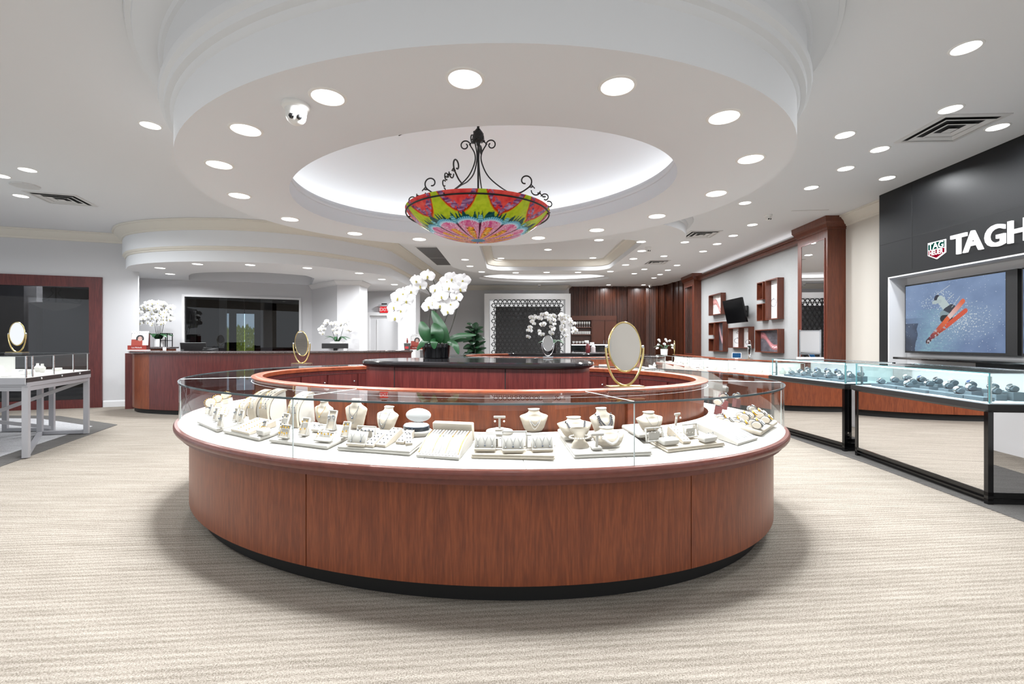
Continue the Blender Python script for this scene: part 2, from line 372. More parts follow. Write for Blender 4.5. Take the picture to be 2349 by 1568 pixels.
# ---- front oval drum: fascia, mouldings, soffit, inner ring, dome
A1, B1, A2, B2 = 2.45, 2.06, 1.737, 1.302
mb = MB(); n = 128
mb.sweep(ell(SC1, A1, B1, n=n, rot=SR1), [(0, ZSO), (0, 2.79), (.012, 2.80), (.02, 2.825), (.05, 2.835), (.055, 2.87), (.078, 2.885), (.085, 2.92), (.08, 2.935), (.055, 2.945), (.055, ZC)], closed=True)
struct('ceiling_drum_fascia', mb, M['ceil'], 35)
mb = MB(); mb.sweep(ell(SC1, A1, B1, n=n, rot=SR1), [(.05, ZC-.2), (.075, ZC-.19), (.085, ZC-.165), (.11, ZC-.16), (.16, ZC-.11), (.215, ZC-.065), (.22, ZC-.045), (.25, ZC-.04), (.255, ZC-.005), (.05, ZC-.003)], closed=True)
struct('trim_1', mb, M['ceil'], 35)
mb = MB(); ao = [mb.v((x, y, ZSO)) for x, y in ell(SC1, A1, B1, n=n, rot=SR1)]; ai = [mb.v((x, y, ZSO)) for x, y in ell(SC2, A2, B2, n=n, rot=SR2)]
for i in range(n): mb.face([ao[i], ao[(i+1) % n], ai[(i+1) % n], ai[i]])
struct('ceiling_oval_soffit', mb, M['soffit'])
mb = MB(); mb.sweep(ell(SC2, A2, B2, n=n, rot=SR2), [(0, ZSO), (0, ZSO+.125), (-.01, ZSO+.13), (-.014, ZSO+.15), (.0, ZSO+.16), (-.006, ZSO+.175), (.012, ZSO+.185), (.016, ZSO+.205), (.06, ZSO+.21), (.24, ZSO+.21)], closed=True)
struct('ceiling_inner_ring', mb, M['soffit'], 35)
mb = MB(); q = [(0.24, ZSO+.2)]
for k in range(13): t = k/12*PI/2; q.append((.24-(B2+.23)*(1-math.cos(t)), ZSO+.22+.52*math.sin(t)))
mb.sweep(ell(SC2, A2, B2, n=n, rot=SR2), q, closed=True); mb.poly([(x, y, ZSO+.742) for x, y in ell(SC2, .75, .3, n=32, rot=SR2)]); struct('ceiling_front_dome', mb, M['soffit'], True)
mb = MB(); mb.sweep(ell(SC2, A2+.12, B2+.12, n=n, rot=SR2), [(-.02, ZSO+.213), (.02, ZSO+.213), (.02, ZSO+.228), (-.02, ZSO+.228)], closed=True, pclosed=True)
tag(mb.build('cove_light_strip', emis('cove_glow_warm', (1, .985, .96, 1), 13, True)), 'glowing light strip lying on the ledge around the front oval dome', 'light strip')
# ---- tray ceiling plate over the second counter
ZP = 3.08
def rrect(x0, x1, y0, y1, r, k=8):
    out = []
    for cxx, cyy, t in ((x1-r, y1-r, 0), (x0+r, y1-r, PI/2), (x0+r, y0+r, PI), (x1-r, y0+r, 1.5*PI)):
        out += [(cxx+r*math.cos(t+PI/2*i/k), cyy+r*math.sin(t+PI/2*i/k)) for i in range(k+1)]
    return out
po = rrect(-1.45, 3.1, 6.95, 12.45, 1.5, 12); pi_ = rrect(-.62, 2.42, 8.2, 11.75, .45, 12)
mb = MB(); vo = [mb.v((x, y, ZP)) for x, y in po]; vi = [mb.v((x, y, ZP)) for x, y in pi_]
for i in range(len(vo)): j = (i+1) % len(vo); mb.face([vo[i], vo[j], vi[j], vi[i]])
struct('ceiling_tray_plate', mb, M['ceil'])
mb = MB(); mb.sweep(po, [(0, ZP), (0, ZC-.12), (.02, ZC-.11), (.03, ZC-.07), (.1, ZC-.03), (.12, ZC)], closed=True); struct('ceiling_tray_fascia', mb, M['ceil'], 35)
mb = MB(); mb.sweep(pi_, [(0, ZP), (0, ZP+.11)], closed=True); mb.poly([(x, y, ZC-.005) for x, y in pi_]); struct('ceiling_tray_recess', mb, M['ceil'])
mb = MB(); mb.sweep(pi_, [(0, ZP+.1), (-.03, ZP+.11), (-.05, ZP+.14), (-.11, ZP+.19), (-.13, ZP+.21), (-.16, ZP+.215), (-.17, ZC-.006), (0, ZC-.006)], closed=True); struct('trim_2', mb, M['crown'], 35)
# ---- crown profile helper
def crown(path, z, s=1.0, name='trim', mat='crown'):
    mb = MB(); mb.sweep(path, [(0, z-.17*s), (.02*s, z-.165*s), (.03*s, z-.14*s), (.045*s, z-.135*s), (.085*s, z-.085*s), (.12*s, z-.045*s), (.125*s, z-.03*s), (.15*s, z-.028*s), (.155*s, z-.003), (0, z-.003)])
    return struct(name, mb, M[mat], 35)
def wallbox(name, p, q, z0, z1, mat, th=.12, holes=()):
    """a straight wall from p to q (room side is on the right when walking p to q); holes are (s0,s1,z0,z1)"""
    p = Vector(p); q = Vector(q); d = (q-p); L = d.length; d.normalize(); nb = Vector((-d.y, d.x))
    xs = sorted({0, L}|{s for h in holes for s in h[:2]}); zs = sorted({z0, z1}|{z for h in holes for z in h[2:]})
    mb = MB()
    for a, b in zip(xs, xs[1:]):
        for u, w in zip(zs, zs[1:]):
            if any(h[0] <= a+1e-6 and b <= h[1]+1e-6 and h[2] <= u+1e-6 and w <= h[3]+1e-6 for h in holes): continue
            P = [p+d*a, p+d*b, p+d*b+nb*th, p+d*a+nb*th]; mb.prism([(v.x, v.y) for v in P], u, w)
    return struct(name, mb, M[mat])
# ---- left wall with the dark glazed doorway
LD = Vector((.947, .321)); LP = Vector((-9.336, 8.386))
def LW(s, out=0): v = LP+LD*s; return (v.x+LD.y*out, v.y-LD.x*out)         # out = towards the room
wallbox('wall_left', LW(-4.2), LW(2.09), 0, ZC, 'wall', th=.03, holes=[(4.2-1.62, 4.2+1.41, .12, 2.40)])
crown([LW(-4.2), LW(2.12)], ZC, 1.0, 'trim_3')
mb = MB(); mb.sweep([LW(1.53), LW(2.09)], [(0, 0), (.018, 0), (.018, .1), (.01, .12), (0, .125)]); struct('baseboard_left', mb, M['white'])
# dark glazing: frame, panes, dark room behind
t = thing('window_1', None, None); tag(t, kind='structure')
mb = MB()
for s0, s1, z0, z1 in ((-1.75, 1.52, 2.30, 2.50), (-1.75, 1.52, 0, .16), (1.32, 1.52, .16, 2.30), (-1.75, -1.56, .16, 2.30)):
    mb.prism([LW(s0, .035), LW(s1, .035), LW(s1, -.1), LW(s0, -.1)], z0, z1)
mb.build('window_frame', M['cherryd'], t)
mb = MB(); mb.prism([LW(-1.6, -.04), LW(1.36, -.04), LW(1.36, -.05), LW(-1.6, -.05)], .15, 2.31); mb.build('pane', M['tint'], t)
mb = MB()
for k in range(9): z = .22+k*.085; mb.prism([LW(-1.56, -.14), LW(1.32, -.14), LW(1.32, -.17), LW(-1.56, -.17)], z, z+.05)
mb.build('louvre', pbr('grey_louvre', lin(120, 120, 122), .6), t)
mb = MB(); mb.prism([LW(-3, -2.6), LW(2.3, -2.6), LW(2.3, -2.7), LW(-3, -2.7)], 0, 3); struct('wall_dark_room', mb, pbr('grey_dark_room', lin(130, 130, 132), .8))
mb = MB(); mb.prism([LW(-.3, -1.2), LW(-.1, -1.2), LW(-.1, -1.4), LW(-.3, -1.4)], 0, 2.9); mb.prism([LW(.55, -2.2), LW(1.5, -2.2), LW(1.5, -2.3), LW(.55, -2.3)], 1.55, 1.7); struct('wall_dark_room_pier', mb, M['white'])
# ---- back-left wing walls
W2a, W2b = (-8.45, 9.83), (-4.894, 11.24)
WL = Vector((W2b[0]-W2a[0], W2b[1]-W2a[1])); L2 = WL.length; WL.normalize()
def s2(px): k = (px-CX)/F; return ((W2a[0]-k*W2a[1])/(k*WL.y-WL.x))
wx0, wx1 = s2(424), s2(686)
wallbox('wall_wing', W2a, W2b, 0, ZC, 'wall', holes=[(wx0, wx1, 1.0, 2.27)])
wallbox('wall_wing_return', LW(2.09), W2a, 0, ZC, 'wall', th=.008)
t = thing('window_2', None, None); tag(t, kind='structure')
def W2(s, out=0): return (W2a[0]+WL.x*s+WL.y*out, W2a[1]+WL.y*s-WL.x*out)
mb = MB(); g = .05
for s0, s1, z0, z1 in ((wx0-g, wx1+g, 2.27, 2.27+g), (wx0-g, wx1+g, .95, 1.0), (wx0-g, wx0, 1.0, 2.27), (wx1, wx1+g, 1.0, 2.27)): mb.prism([W2(s0, .03), W2(s1, .03), W2(s1, -.12), W2(s0, -.12)], z0, z1)
mb.build('window_frame', M['white'], t)
mid = s2(560)
for a, b in ((wx0, mid), (mid, wx1)):
    mb = MB(); mb.prism([W2(a+.004, -.05), W2(b-.004, -.05), W2(b-.004, -.06), W2(a+.004, -.06)], 1.0, 2.27); mb.build('pane', M['tint'], t)
# office behind that window: dark back wall, with a window onto sky and bamboo
OW = 2.6
ow = [s2(512)*1.0, s2(584)]
wallbox('wall_office', W2(-2.0, -OW), W2(L2+1.4, -OW), 0, ZC, 'walnut', holes=[])
mb = MB(); mb.prism([W2(wx0+.35, -1.6), W2(wx0+.5, -1.6), W2(wx0+.5, -1.75), W2(wx0+.35, -1.75)], 0, ZC); mb.prism([W2(wx0+1.35, -1.2), W2(wx0+1.6, -1.2), W2(wx0+1.6, -1.4), W2(wx0+1.35, -1.4)], 0, ZC); struct('wall_office_pier', mb, M['white'])
l = lamp('AREA', 60, (*W2(L2*.45, -1.6), ZC-.1), None, size=1.2); l.name = 'office_fill'  # added fill without a fitting, lifts the office seen through the tinted panes
l = lamp('AREA', 140, (*LW(.2, -1.2), ZC-.1), None, size=1.0); l.name = 'dark_room_fill'  # added fill without a fitting, keeps the room behind the glazing from going black
t = thing('window_3', None, None); tag(t, kind='structure')
def bamboo(u, v):
    sky = mixc((.45, .75, .95), (.75, .9, 1), .5+.5*fbm(u*3, v*3))
    top = .72+.18*fbm(u*9+3, 1.3)
    if v > top or fbm(u*22, v*14, 1, 2) > .42: return sky
    k = fbm(u*46, v*26, 1, 3); return mixc((.03, .07, .015), (.42, .52, .12), .42+k*.9) if v > .12 else (.35, .25, .14)
def sO(px): k = (px-CX)/F; x0, y0 = W2(0, -OW); return (k*y0-x0)/(WL.x-k*WL.y)
for a, b in ((sO(509), sO(526)), (sO(543), sO(584))):
    paint_grid(lambda u, v, a=a, b=b: (*W2(a+(b-a)*u, -OW+.02), .85+1.2*v), 60, 60, bamboo, 'garden_view', painted('garden_daylight', 4.5, .5, False), t)
    mb = MB()
    for s0, s1, z0, z1 in ((a-.05, b+.05, 2.05, 2.1), (a-.05, a, .8, 2.05), (b, b+.05, .8, 2.05), (a-.05, b+.05, .8, .85)): mb.prism([W2(s0, -OW+.05), W2(s1, -OW+.05), W2(s1, -OW), W2(s0, -OW)], z0, z1)
    mb.build('window_frame', M['gloss'], t)
W3b, W3c = (-3.94, 10.36), (-3.46, 10.43)
wallbox('wall_wing_angle', W2b, W3b, 0, ZC, 'wall', th=.06); wallbox('wall_wing_pier', W3b, W3c, 0, ZC, 'wall', th=.06)
wallbox('wall_wing_end', W3c, (-3.46, 11.0), 0, ZC, 'wall', th=.06)
crown([W2b, W3b, W3c, (-3.46, 11.0)], ZS-.0, .6, 'trim_4', 'white')
# ---- wing soffit (follows the granite counter), two mouldings
front = [(-7.52, 9.2), (-7.35, 8.75)]+[(p.x, p.y) for p in spline([(-7.35, 8.75, 0), (-6.9, 8.32, 0), (-6.3, 8.05, 0), (-5.6, 7.92, 0), (-4.9, 7.93, 0), (-4.2, 8.1, 0), (-3.5, 8.5, 0), (-2.72, 9.45, 0)], 6)][1:]
tail = [(-2.6, 9.75), (-2.33, 15.6)]
path = front+tail
inner = [(p.x, p.y) for p in spline([(-6.75, 9.6, 0), (-6.35, 9.25, 0), (-5.6, 9.1, 0), (-4.9, 9.2, 0), (-4.3, 9.6, 0)], 6)]
mb = MB(); poly = path+[(-2.33, 17), (-14, 17), (-14, 11), (-8.6, 9.9)]
oo = [mb.v((x, y, ZS)) for x, y in poly]; hole = inner+[(-4.3, 10.0), (-4.85, 11.15), (-7.2, 10.25)]; hh = [mb.v((x, y, ZS)) for x, y in hole]
ed = [mb.b.edges.new((oo[i], oo[(i+1) % len(oo)])) for i in range(len(oo))]+[mb.b.edges.new((hh[i], hh[(i+1) % len(hh)])) for i in range(len(hh))]
bmesh.ops.triangle_fill(mb.b, edges=ed, use_beauty=True); struct('ceiling_wing_soffit', mb, M['ceil'])
mb = MB(); mb.sweep(hole, [(0, ZS), (0, ZC-.15)], closed=True); struct('ceiling_wing_slot', mb, M['ceil'])
mb = MB(); mb.sweep(path, [(0, ZS), (0, 2.83), (.015, 2.835), (.02, 2.86), (.04, 2.87), (.05, 2.895), (.05, ZC)]); struct('ceiling_wing_fascia', mb, M['ceil'], 35)
mb = MB(); mb.sweep(path, [(.0, 2.83), (.018, 2.833), (.024, 2.858), (.044, 2.868), (.054, 2.893), (.05, 2.90)]); struct('trim_5', mb, M['crown'], 35)
mb = MB(); mb.sweep(path, [(.05, ZC-.17), (.07, ZC-.165), (.08, ZC-.14), (.095, ZC-.135), (.135, ZC-.085), (.17, ZC-.045), (.175, ZC-.03), (.2, ZC-.028), (.205, ZC-.003), (.05, ZC-.003)]); struct('trim_6', mb, M['crown'], 35)
# ---- exit corridor
YE = 12.6
wallbox('wall_exit', (-5.2, YE), (-2.9, YE), 0, ZS, 'wall')
wallbox('wall_exit_pier', (-3.05, 12.3), (-2.58, 12.3), 0, ZS, 'wall', th=.6)
t = thing('door_1', None, None); tag(t, kind='structure')
x0, x1 = aty(850, 0, YE).x, -2.98
mb = MB(); zt = HC+(CY-724)*YE/F
mb.box(((x0+x1)/2, YE-.03, zt/2), (x1-x0, .05, zt)); mb.build('door_leaf', M['wall'], t)
mb = MB(); mb.box((x0-.04, YE-.05, zt/2), (.09, .1, zt)); mb.box(((x0+x1)/2-.02, YE-.05, zt+.045), (x1-x0+.14, .1, .09)); mb.build('door_frame', M['white'], t)
mb = MB(); mb.box((x0+.2, YE-.06, zt/2), (.015, .02, zt-.2)); mb.build('panel_seam', M['vent'], t)
# ---- back wall, lattice niche wall, slatted wall
YB = 17.0
wallbox('wall_back', (-4.6, YB), (2.1, YB), 0, ZC, 'wall')
crown([(-2.4, YB), (1.98, YB), (2.12, YB+.4)], ZC, 1.0, 'trim_7')
mb = MB(); a, b = aty(1111, 673, 16.3), aty(1309, 673, 16.3); la, lb = aty(1122, 686, 16.3), aty(1297, 686, 16.3)
for xa, xb, z0, z1 in ((a.x, b.x, la.z, a.z), (a.x, la.x, 0, la.z), (lb.x, b.x, 0, la.z)): mb.box(((xa+xb)/2, 16.65, (z0+z1)/2), (xb-xa, .7, z1-z0))
struct('wall_lattice_niche', mb, M['white'])
LAT = (la.x, lb.x, .35, la.z)
def slat(mb, p, q):
    p = Vector(p); q = Vector(q); d = q-p; L = d.length; d.normalize(); nb = Vector((d.y, -d.x)); s = 0; r = random.Random(5)
    while s < L-.02:
        w = r.choice([.06, .09, .12, .05]); dp = r.choice([.03, .06, .09, .045]); e = min(s+w, L); a = p+d*(s+.006); b = p+d*e
        mb.prism([(a.x, a.y), (b.x, b.y), (b.x+nb.x*dp, b.y+nb.y*dp), (a.x+nb.x*dp, a.y+nb.y*dp)], 0, ZC-.001); s += w
    a = p-nb*.02; b = q-nb*.02
    mb.prism([(p.x, p.y), (q.x, q.y), (b.x, b.y), (a.x, a.y)], 0, ZC-.001)
sl = [aty(1310, 0, 17.3), aty(1482, 0, 17.3), aty(1508, 0, 17.15), aty(1526, 0, 16.8)]
pe = RW(15.12, 5.18); mb = MB(); pts = [(2.14, 17.35)]+[(p.x, p.y) for p in sl[1:]]+[(pe.x, pe.y)]
bx0, bx1, bz0, bz1 = aty(1310, 0, 17.35).x, aty(1414, 0, 17.35).x, 0, HC+(CY-724)*17.35/F
for u, w in zip(pts, pts[1:]): slat(mb, u, w)
struct('wall_slatted', mb, M['walnut'])
M['pil'] = wood('brown_cherry_pilaster', lin(76, 35, 20), lin(92, 44, 26), lin(108, 55, 34), coat=.1)
# ---- right-hand wall, built along the store's own axis
def rbox(mb, v0, v1, u0, u1, z0, z1): mb.prism([tuple(RW(v, u)[:2]) for v, u in ((v0, u0), (v1, u0), (v1, u1), (v0, u1))], z0, z1)
mb = MB(); rbox(mb, 6.7, 8.0, 5.2, 5.4, 0, ZC); struct('wall_right_beige', mb, M['beige'])
crown([tuple(RW(8.0, 5.2)[:2]), tuple(RW(6.7, 5.2)[:2])], ZC, 1.0, 'trim_8')
mb = MB(); rbox(mb, 8.6, 14.3, 5.12, 5.3, 0, ZC); struct('wall_right_grey', mb, M['wallgrey'])
for v0, v1, nm in ((7.87, 8.73, 'trim_9'), (14.19, 15.12, 'trim_10')):
    mb = MB(); rbox(mb, v0, v1, 4.905, 5.22, 0, 3.2)
    mb.sweep([tuple(RW(v, u)[:2]) for v, u in ((v1, 5.2), (v1, 4.905), (v0, 4.905), (v0, 5.2))], [(-.03, 3.12), (.012, 3.13), (.012, 3.16), (.03, 3.17), (.05, 3.22), (.07, 3.25), (.075, ZC-.002), (-.03, ZC-.002)][::1])
    struct(nm, mb, M['pil'])
mb = MB(); rbox(mb, 8.7, 14.2, 4.99, 5.14, 3.12, 3.19); rbox(mb, 8.7, 14.2, 4.965, 5.14, 3.19, 3.215); rbox(mb, 8.7, 14.2, 4.95, 4.985, 3.215, 3.245); struct('trim_11', mb, M['pil'])
mb = MB(); rbox(mb, 8.75, 14.15, 5.03, 5.06, 3.217, 3.23); tag(mb.build('cove_light_strip', emis('cove_glow_right', (1, 1, 1, 1), 9, True)), 'white light strip above the wooden rail of the grey picture wall', 'light strip')
# black brand wall with recess
UB, UR = 4.935, 5.185; V1 = 6.77; vo0 = Vof(2036, UB); zop = 2.155
mb = MB(); rbox(mb, vo0, V1, UB, UR+.05, 0, ZC-.001); rbox(mb, 1.2, vo0, UB, UR+.05, zop, ZC-.001); struct('wall_right_black', mb, M['blackpanel'])
mb = MB(); rbox(mb, 1.2, vo0+.02, UR, UR+.1, 0, zop); rbox(mb, 1.2, vo0-.001, UB+.004, UR, zop-.02, zop-.0005); rbox(mb, vo0-.02, vo0-.0005, UB+.004, UR, 0, zop-.02); struct('wall_right_recess', mb, M['white'])
mb = MB(); vs = Vof(2092, UB)
rbox(mb, 1.3, V1-.002, UB-.0015, UB+.01, 2.618, 2.626); rbox(mb, vs-.004, vs+.004, UB-.0015, UB+.01, 2.2, ZC-.01); struct('trim_12', mb, M['dark'])
# ---- shop front behind the camera: piers and glass-free openings onto daylight
mb = MB()
for x0, x1, z0, z1 in ((-14, -11, 0, ZC), (-6.0, -5.4, 0, ZC), (-1.9, -1.3, 0, ZC), (1.2, 1.7, 0, ZC), (3.76, 8, 0, ZC), (-14, 8, 2.95, ZC), (-14, -1.3, 0, .3)): mb.box(((x0+x1)/2, -4.1, (z0+z1)/2), (x1-x0, .2, z1-z0))
struct('wall_front', mb, M['beige'])
# ---- carpet insets
def inset(name, poly, z, mat, label, cat):
    mb = MB(); mb.prism(poly, .0005, z); o = tag(mb.build(name, M[mat]), label, cat); return o
LR = [(-4.75, 3.5), (-5.98, 6.97), (-7.66, 7.79), (-9.9, 7.9), (-11.5, 7.4), (-11.5, 3.5)]
LR2 = [(-5.05, 3.5), (-6.22, 6.82), (-7.7, 7.5), (-9.9, 7.6), (-11.2, 7.1), (-11.2, 3.5)]
r = inset('area_rug', LR, .006, 'carpetd', 'grey bordered carpet inset under the aluminium glass display table', 'rug')
mb = MB(); mb.prism(LR2, .006, .009); mb.build('rug_field', M['carpetg'], r)
inset('area_rug', [(3.5, 2.2), (3.57, 3.2), (3.66, 4.77), (3.66, 6.6), (4.7, 6.6), (4.7, 2.2)], .006, 'carpetd', 'charcoal carpet inset under the black mirrored watch counters', 'rug')
# ================================================================ CEILING FITTINGS
def downlight_proto(name, r, label, group):
    t = thing(name, label, 'ceiling light', group=group)
    MB().sweep(ell((0, 0), r, r, n=40), [(-.014, -.001), (-.012, -.006), (0, -.004), (.003, 0)], closed=True).build('trim_ring', M['ringtrim'], t, True)
    MB().lathe([(r-.016, -.0012), (r-.0165, -.004)], 40).build('lens', M['lamp'], t)
    return t
_proto = {}
def downlight(px, py, z, P, label, group, r=.095, loc=None):
    p = loc if loc is not None else onz(px, py, z)
    if P not in _proto:
        t = downlight_proto('ceiling_downlight', .095, label, group)
        l = lamp('AREA', P, (0, 0, -.007), t, size=.15); l.data.spread = math.radians(165); _proto[P] = t
        t.location = (p[0], p[1], z); return t
    return dup(_proto[P], (p[0], p[1], z), 0, label, group)
ring = [(564, 297), (752, 222), (1067, 180), (1416, 197), (1661, 268), (1722, 364), (1643, 443), (1507, 495), (1369, 527), (1235, 545), (962, 548), (814, 535), (665, 502), (549, 448), (503, 377)]
nm = ['just left of the security camera', 'just right of the security camera', 'at the near middle', 'near right of the middle', 'at the right front', 'at the far right edge', 'on the right, behind the right edge', 'on the right rear', 'rear, right of the lamp bowl', 'rear, just right of the lamp bowl', 'rear, just left of the lamp bowl', 'on the left rear', 'above the granite counter', 'on the left, behind the left edge', 'at the far left edge']
for (x, y), k in zip(ring, nm): downlight(x, y, ZSO, P_RING, 'recessed white downlight in the oval ceiling ring, '+k, 'downlights in the oval ceiling ring')
mainl = [(2216, 109, 'large in the corner above the black wall'), (2180, 250, 'just before the big square vent'), (2288, 291, 'between square vent and black wall'), (1938, 309, 'right next to the curved drum'), (2018, 342, 'at the corner of the big square vent'), (1940, 386, 'in the row leading away from the vent'), (2035, 408, 'above the start of the black wall'), (1861, 430, 'in the row toward the dome camera'), (1709, 465, 'behind the right of the drum'), (1682, 540, 'between the dome camera and the wooden rail'), (1571, 555, 'in front of the second vent'), (345, 287, 'left of the oval drum'), (63, 389, 'on the far left beside the air vent'), (48, 449, 'in front of the left air vent'), (2, 403, 'cut by the left edge')]
for x, y, k in mainl: downlight(x, y, ZC, P_LEFT if x < 400 else P_MAIN, 'recessed round downlight in the main ceiling, '+k, 'downlights in the main ceiling')
for x, y in [(1726, 515), (1645, 559), (1613, 576), (1523, 587), (1553, 608), (1532, 619), (1514, 629), (1478, 617), (1500, 637), (1455, 627), (1396, 653), (1476, 653), (1458, 661), (1334, 661), (1385, 661)]:
    downlight(x, y, ZC, P_FAR, 'small distant downlight in the ceiling before the slatted wood wall', 'distant downlights by the slatted wall')
for x, y in [(1067, 595), (1078, 610), (1105, 623), (1183, 625), (1254, 624), (1326, 624), (1400, 622), (1435, 607), (1453, 593), (1472, 575), (1471, 554), (1374, 550)]:
    downlight(x, y, ZP, P_FAR+.01, 'downlight in the lowered plate around the rectangular ceiling tray', 'downlights around the ceiling tray')
for x, y, k in [(1257, 572, 'nearest'), (1149, 592, 'left'), (1360, 591, 'right')]: downlight(x, y, ZC-.006, 8.0, f'downlight inside the rectangular ceiling tray, {k} of three', 'downlights inside the ceiling tray')
downlight(1247, 636, ZC+.41, P_FAR+.03, 'single downlight inside the far oval dome', 'dome light', loc=(DC[0], DC[1], 0))
for x, y, k in [(367, 614, 'first from the left'), (453, 605, 'second from the left'), (574, 607, 'third from the left'), (705, 614, 'fourth from the left'), (824, 626, 'fifth from the left'), (876, 640, 'sixth from the left'), (905, 652, 'seventh from the left')]:
    downlight(x, y, ZS, P_SOFF, 'downlight in the curved soffit over the granite counter, '+k, 'downlights over the granite counter')
downlight(961, 676, ZS, P_SOFF, 'downlight washing the white pier beside the exit door', 'downlights over the granite counter', loc=(-2.85, 12.1, 0))
downlight(335, 625, ZS, P_SOFF, 'downlight above the white orchid in the left niche', 'downlights over the granite counter', loc=(-6.95, 9.35, 0))
# the grid of fittings goes on above and behind the camera, but for the last
for x, y, P in [(-4.2, 2.0, P_LEFT), (-2.0, .4, P_ENTRY), (0, -.4, P_ENTRY), (2.0, .4, P_ENTRY), (4.0, 1.0, P_ENTRY), (-4, -1.6, P_ENTRY), (-1.4, -2.4, P_ENTRY), (1.4, -2.4, P_ENTRY), (4, -1.6, P_ENTRY), (-6.2, 4.2, P_LEFT), (-8.2, 5.0, P_LEFT), (-6.4, 1.5, P_LEFT), (4.8, -3.0, P_LEFT)]:  # last one added to brighten the front wall that the big mirror reflects
    downlight(0, 0, ZC, P, 'round downlight in the ceiling above the open carpet, out of frame', 'downlights over the entrance carpet', loc=(x, y, 0))
# ---- square air diffusers
def diffuser(loc, rz, label, s=.6, rings=2):
    t = thing('air_vent', label, 'vent', loc, rz, 'square ceiling air vents')
    h = s/2
    mb = MB(); mb.sweep([(-h, -h), (h, -h), (h, h), (-h, h)], [(-.045, -.002), (-.04, -.012), (0, -.008), (0, 0)], closed=True); mb.build('vent_frame', M['vent'], t)
    MB().box((0, 0, -.0015), (s-.08, s-.08, .002)).build('dark_duct', M['dark'], t)
    for k in range(rings):
        g = h-.075-k*.09
        mb = MB(); mb.sweep([(-g, -g), (g, -g), (g, g), (-g, g)], [(-.05, -.004), (-.045, -.006), (.005, -.02), (0, -.022)], closed=True); mb.build('louvre', M['vent'], t)
    mb = MB(); g = h-.075-rings*.09; mb.hull([(-g, -g, -.02), (g, -g, -.02), (g, g, -.02), (-g, g, -.02)], [(-.01, -.01, -.004), (.01, -.01, -.004), (.01, .01, -.004), (-.01, .01, -.004)]); mb.build('core', M['vent'], t)
diffuser(onz(2178, 295, ZC), -TH, 'large square ceiling vent with nested louvres above the black brand wall')
diffuser(onz(142, 456, ZC), .33, 'square louvred ceiling vent at far left near the cream crown moulding')
diffuser(onz(1608, 537, ZC), -TH, 'square ceiling vent in front of the wooden picture-wall rail')
diffuser(onz(1505, 601, ZC), -TH, 'smaller-looking distant ceiling vent beyond the tray ceiling')
diffuser(onz(1420, 657, ZC), -TH, 'narrow distant ceiling vent right before the slatted wood wall')
# return-air grille: two dark halves
t = thing('return_air_grille', 'two-part dark return air grille in the ceiling left of the tray', 'grille')
q = [onz(953, 566, ZC), onz(1012, 566, ZC), onz(1045, 607, ZC), onz(1002, 607, ZC)]
mbx = (q[0]+q[3])/2; mby = (q[1]+q[2])/2; mL = q[0].lerp(q[3], .56); mR = q[1].lerp(q[2], .56)
for P in ([q[0], q[1], mR, mL], [mL, mR, q[2], q[3]]):
    c = sum(P, Vector())/4; P = [c+(p-c)*.95 for p in P]
    f = MB(); f.hull([(p.x, p.y, ZC) for p in P], [(p.x, p.y, ZC-.012) for p in P]); o = f.build('grille_panel', pbr('grey_grille', lin(88, 86, 86), .6), t)
P = [sum(q, Vector())/4+(p-sum(q, Vector())/4)*1.03 for p in q]; mb = MB(); mb.hull([(p.x, p.y, ZC-.0005) for p in P], [(p.x, p.y, ZC-.006) for p in P]); mb.build('grille_frame', M['vent'], t)
mb = MB(); p = onz(58, 424, ZC); mb.prism([(p.x+.15*math.cos(k*PI/4+.6), p.y+.15*math.sin(k*PI/4+.6)) for k in range(8)], ZC-.02, ZC)
tag(mb.build('ceiling_speaker', M['vent']), 'flat octagonal ceiling plate beside the left air vent', 'ceiling plate')
# linear slots
mb = MB(); p = onz(1858, 482, ZC); mb.box((p.x, p.y, ZC-.003), (.55, .03, .006), -.1); tag(mb.build('slot_vent', M['vent']), 'thin slot vent in the ceiling before the mirror pilaster', 'vent')
# ---- security cameras
def dome_cam(loc, s, rz, label):
    t = thing('security_camera', label, 'security camera', loc, rz, 'white dome security cameras'); 
    MB().lathe([(.062*s, 0), (.064*s, -.012*s), (.06*s, -.02*s), (.05*s, -.026*s), (.046*s, -.045*s), (.044*s, -.05*s)], 28).build('base', M['ringtrim'], t, True)
    b = MB().ball((0, 0, -.052*s), .046*s, 20, 12).build('camera_ball', M['ringtrim'], t, True)
    for dx in (-.017, .017): MB().ball((dx*s, -.036*s, -.072*s), .0125*s, 12, 8).build('lens', M['gloss'] if dx < 0 else M['black'], b, True)
dome_cam(onz(679, 240, ZSO), 1.15, .35, 'white turret security camera with two dark lenses on the oval ceiling ring')
for x, y, z, k in [(1762, 497, ZC, 'on the main ceiling before the wooden pilaster'), (1050, 573, ZC, 'next to the dark return grille'), (1487, 571, ZP, 'on the right end of the lowered ceiling plate')]: dome_cam(onz(x, y-4, z), 1.0, .2, 'small white dome security camera '+k)
dome_cam(Vector((aty(1237, 0, 16.6).x, 16.6, ZC)), 1.1, 0, 'small white dome security camera above the lattice screen')
dome_cam(Vector((aty(1492, 0, 16.7).x, 16.7, ZC)), 1.1, 0, 'small white dome security camera at the slatted wall corner')

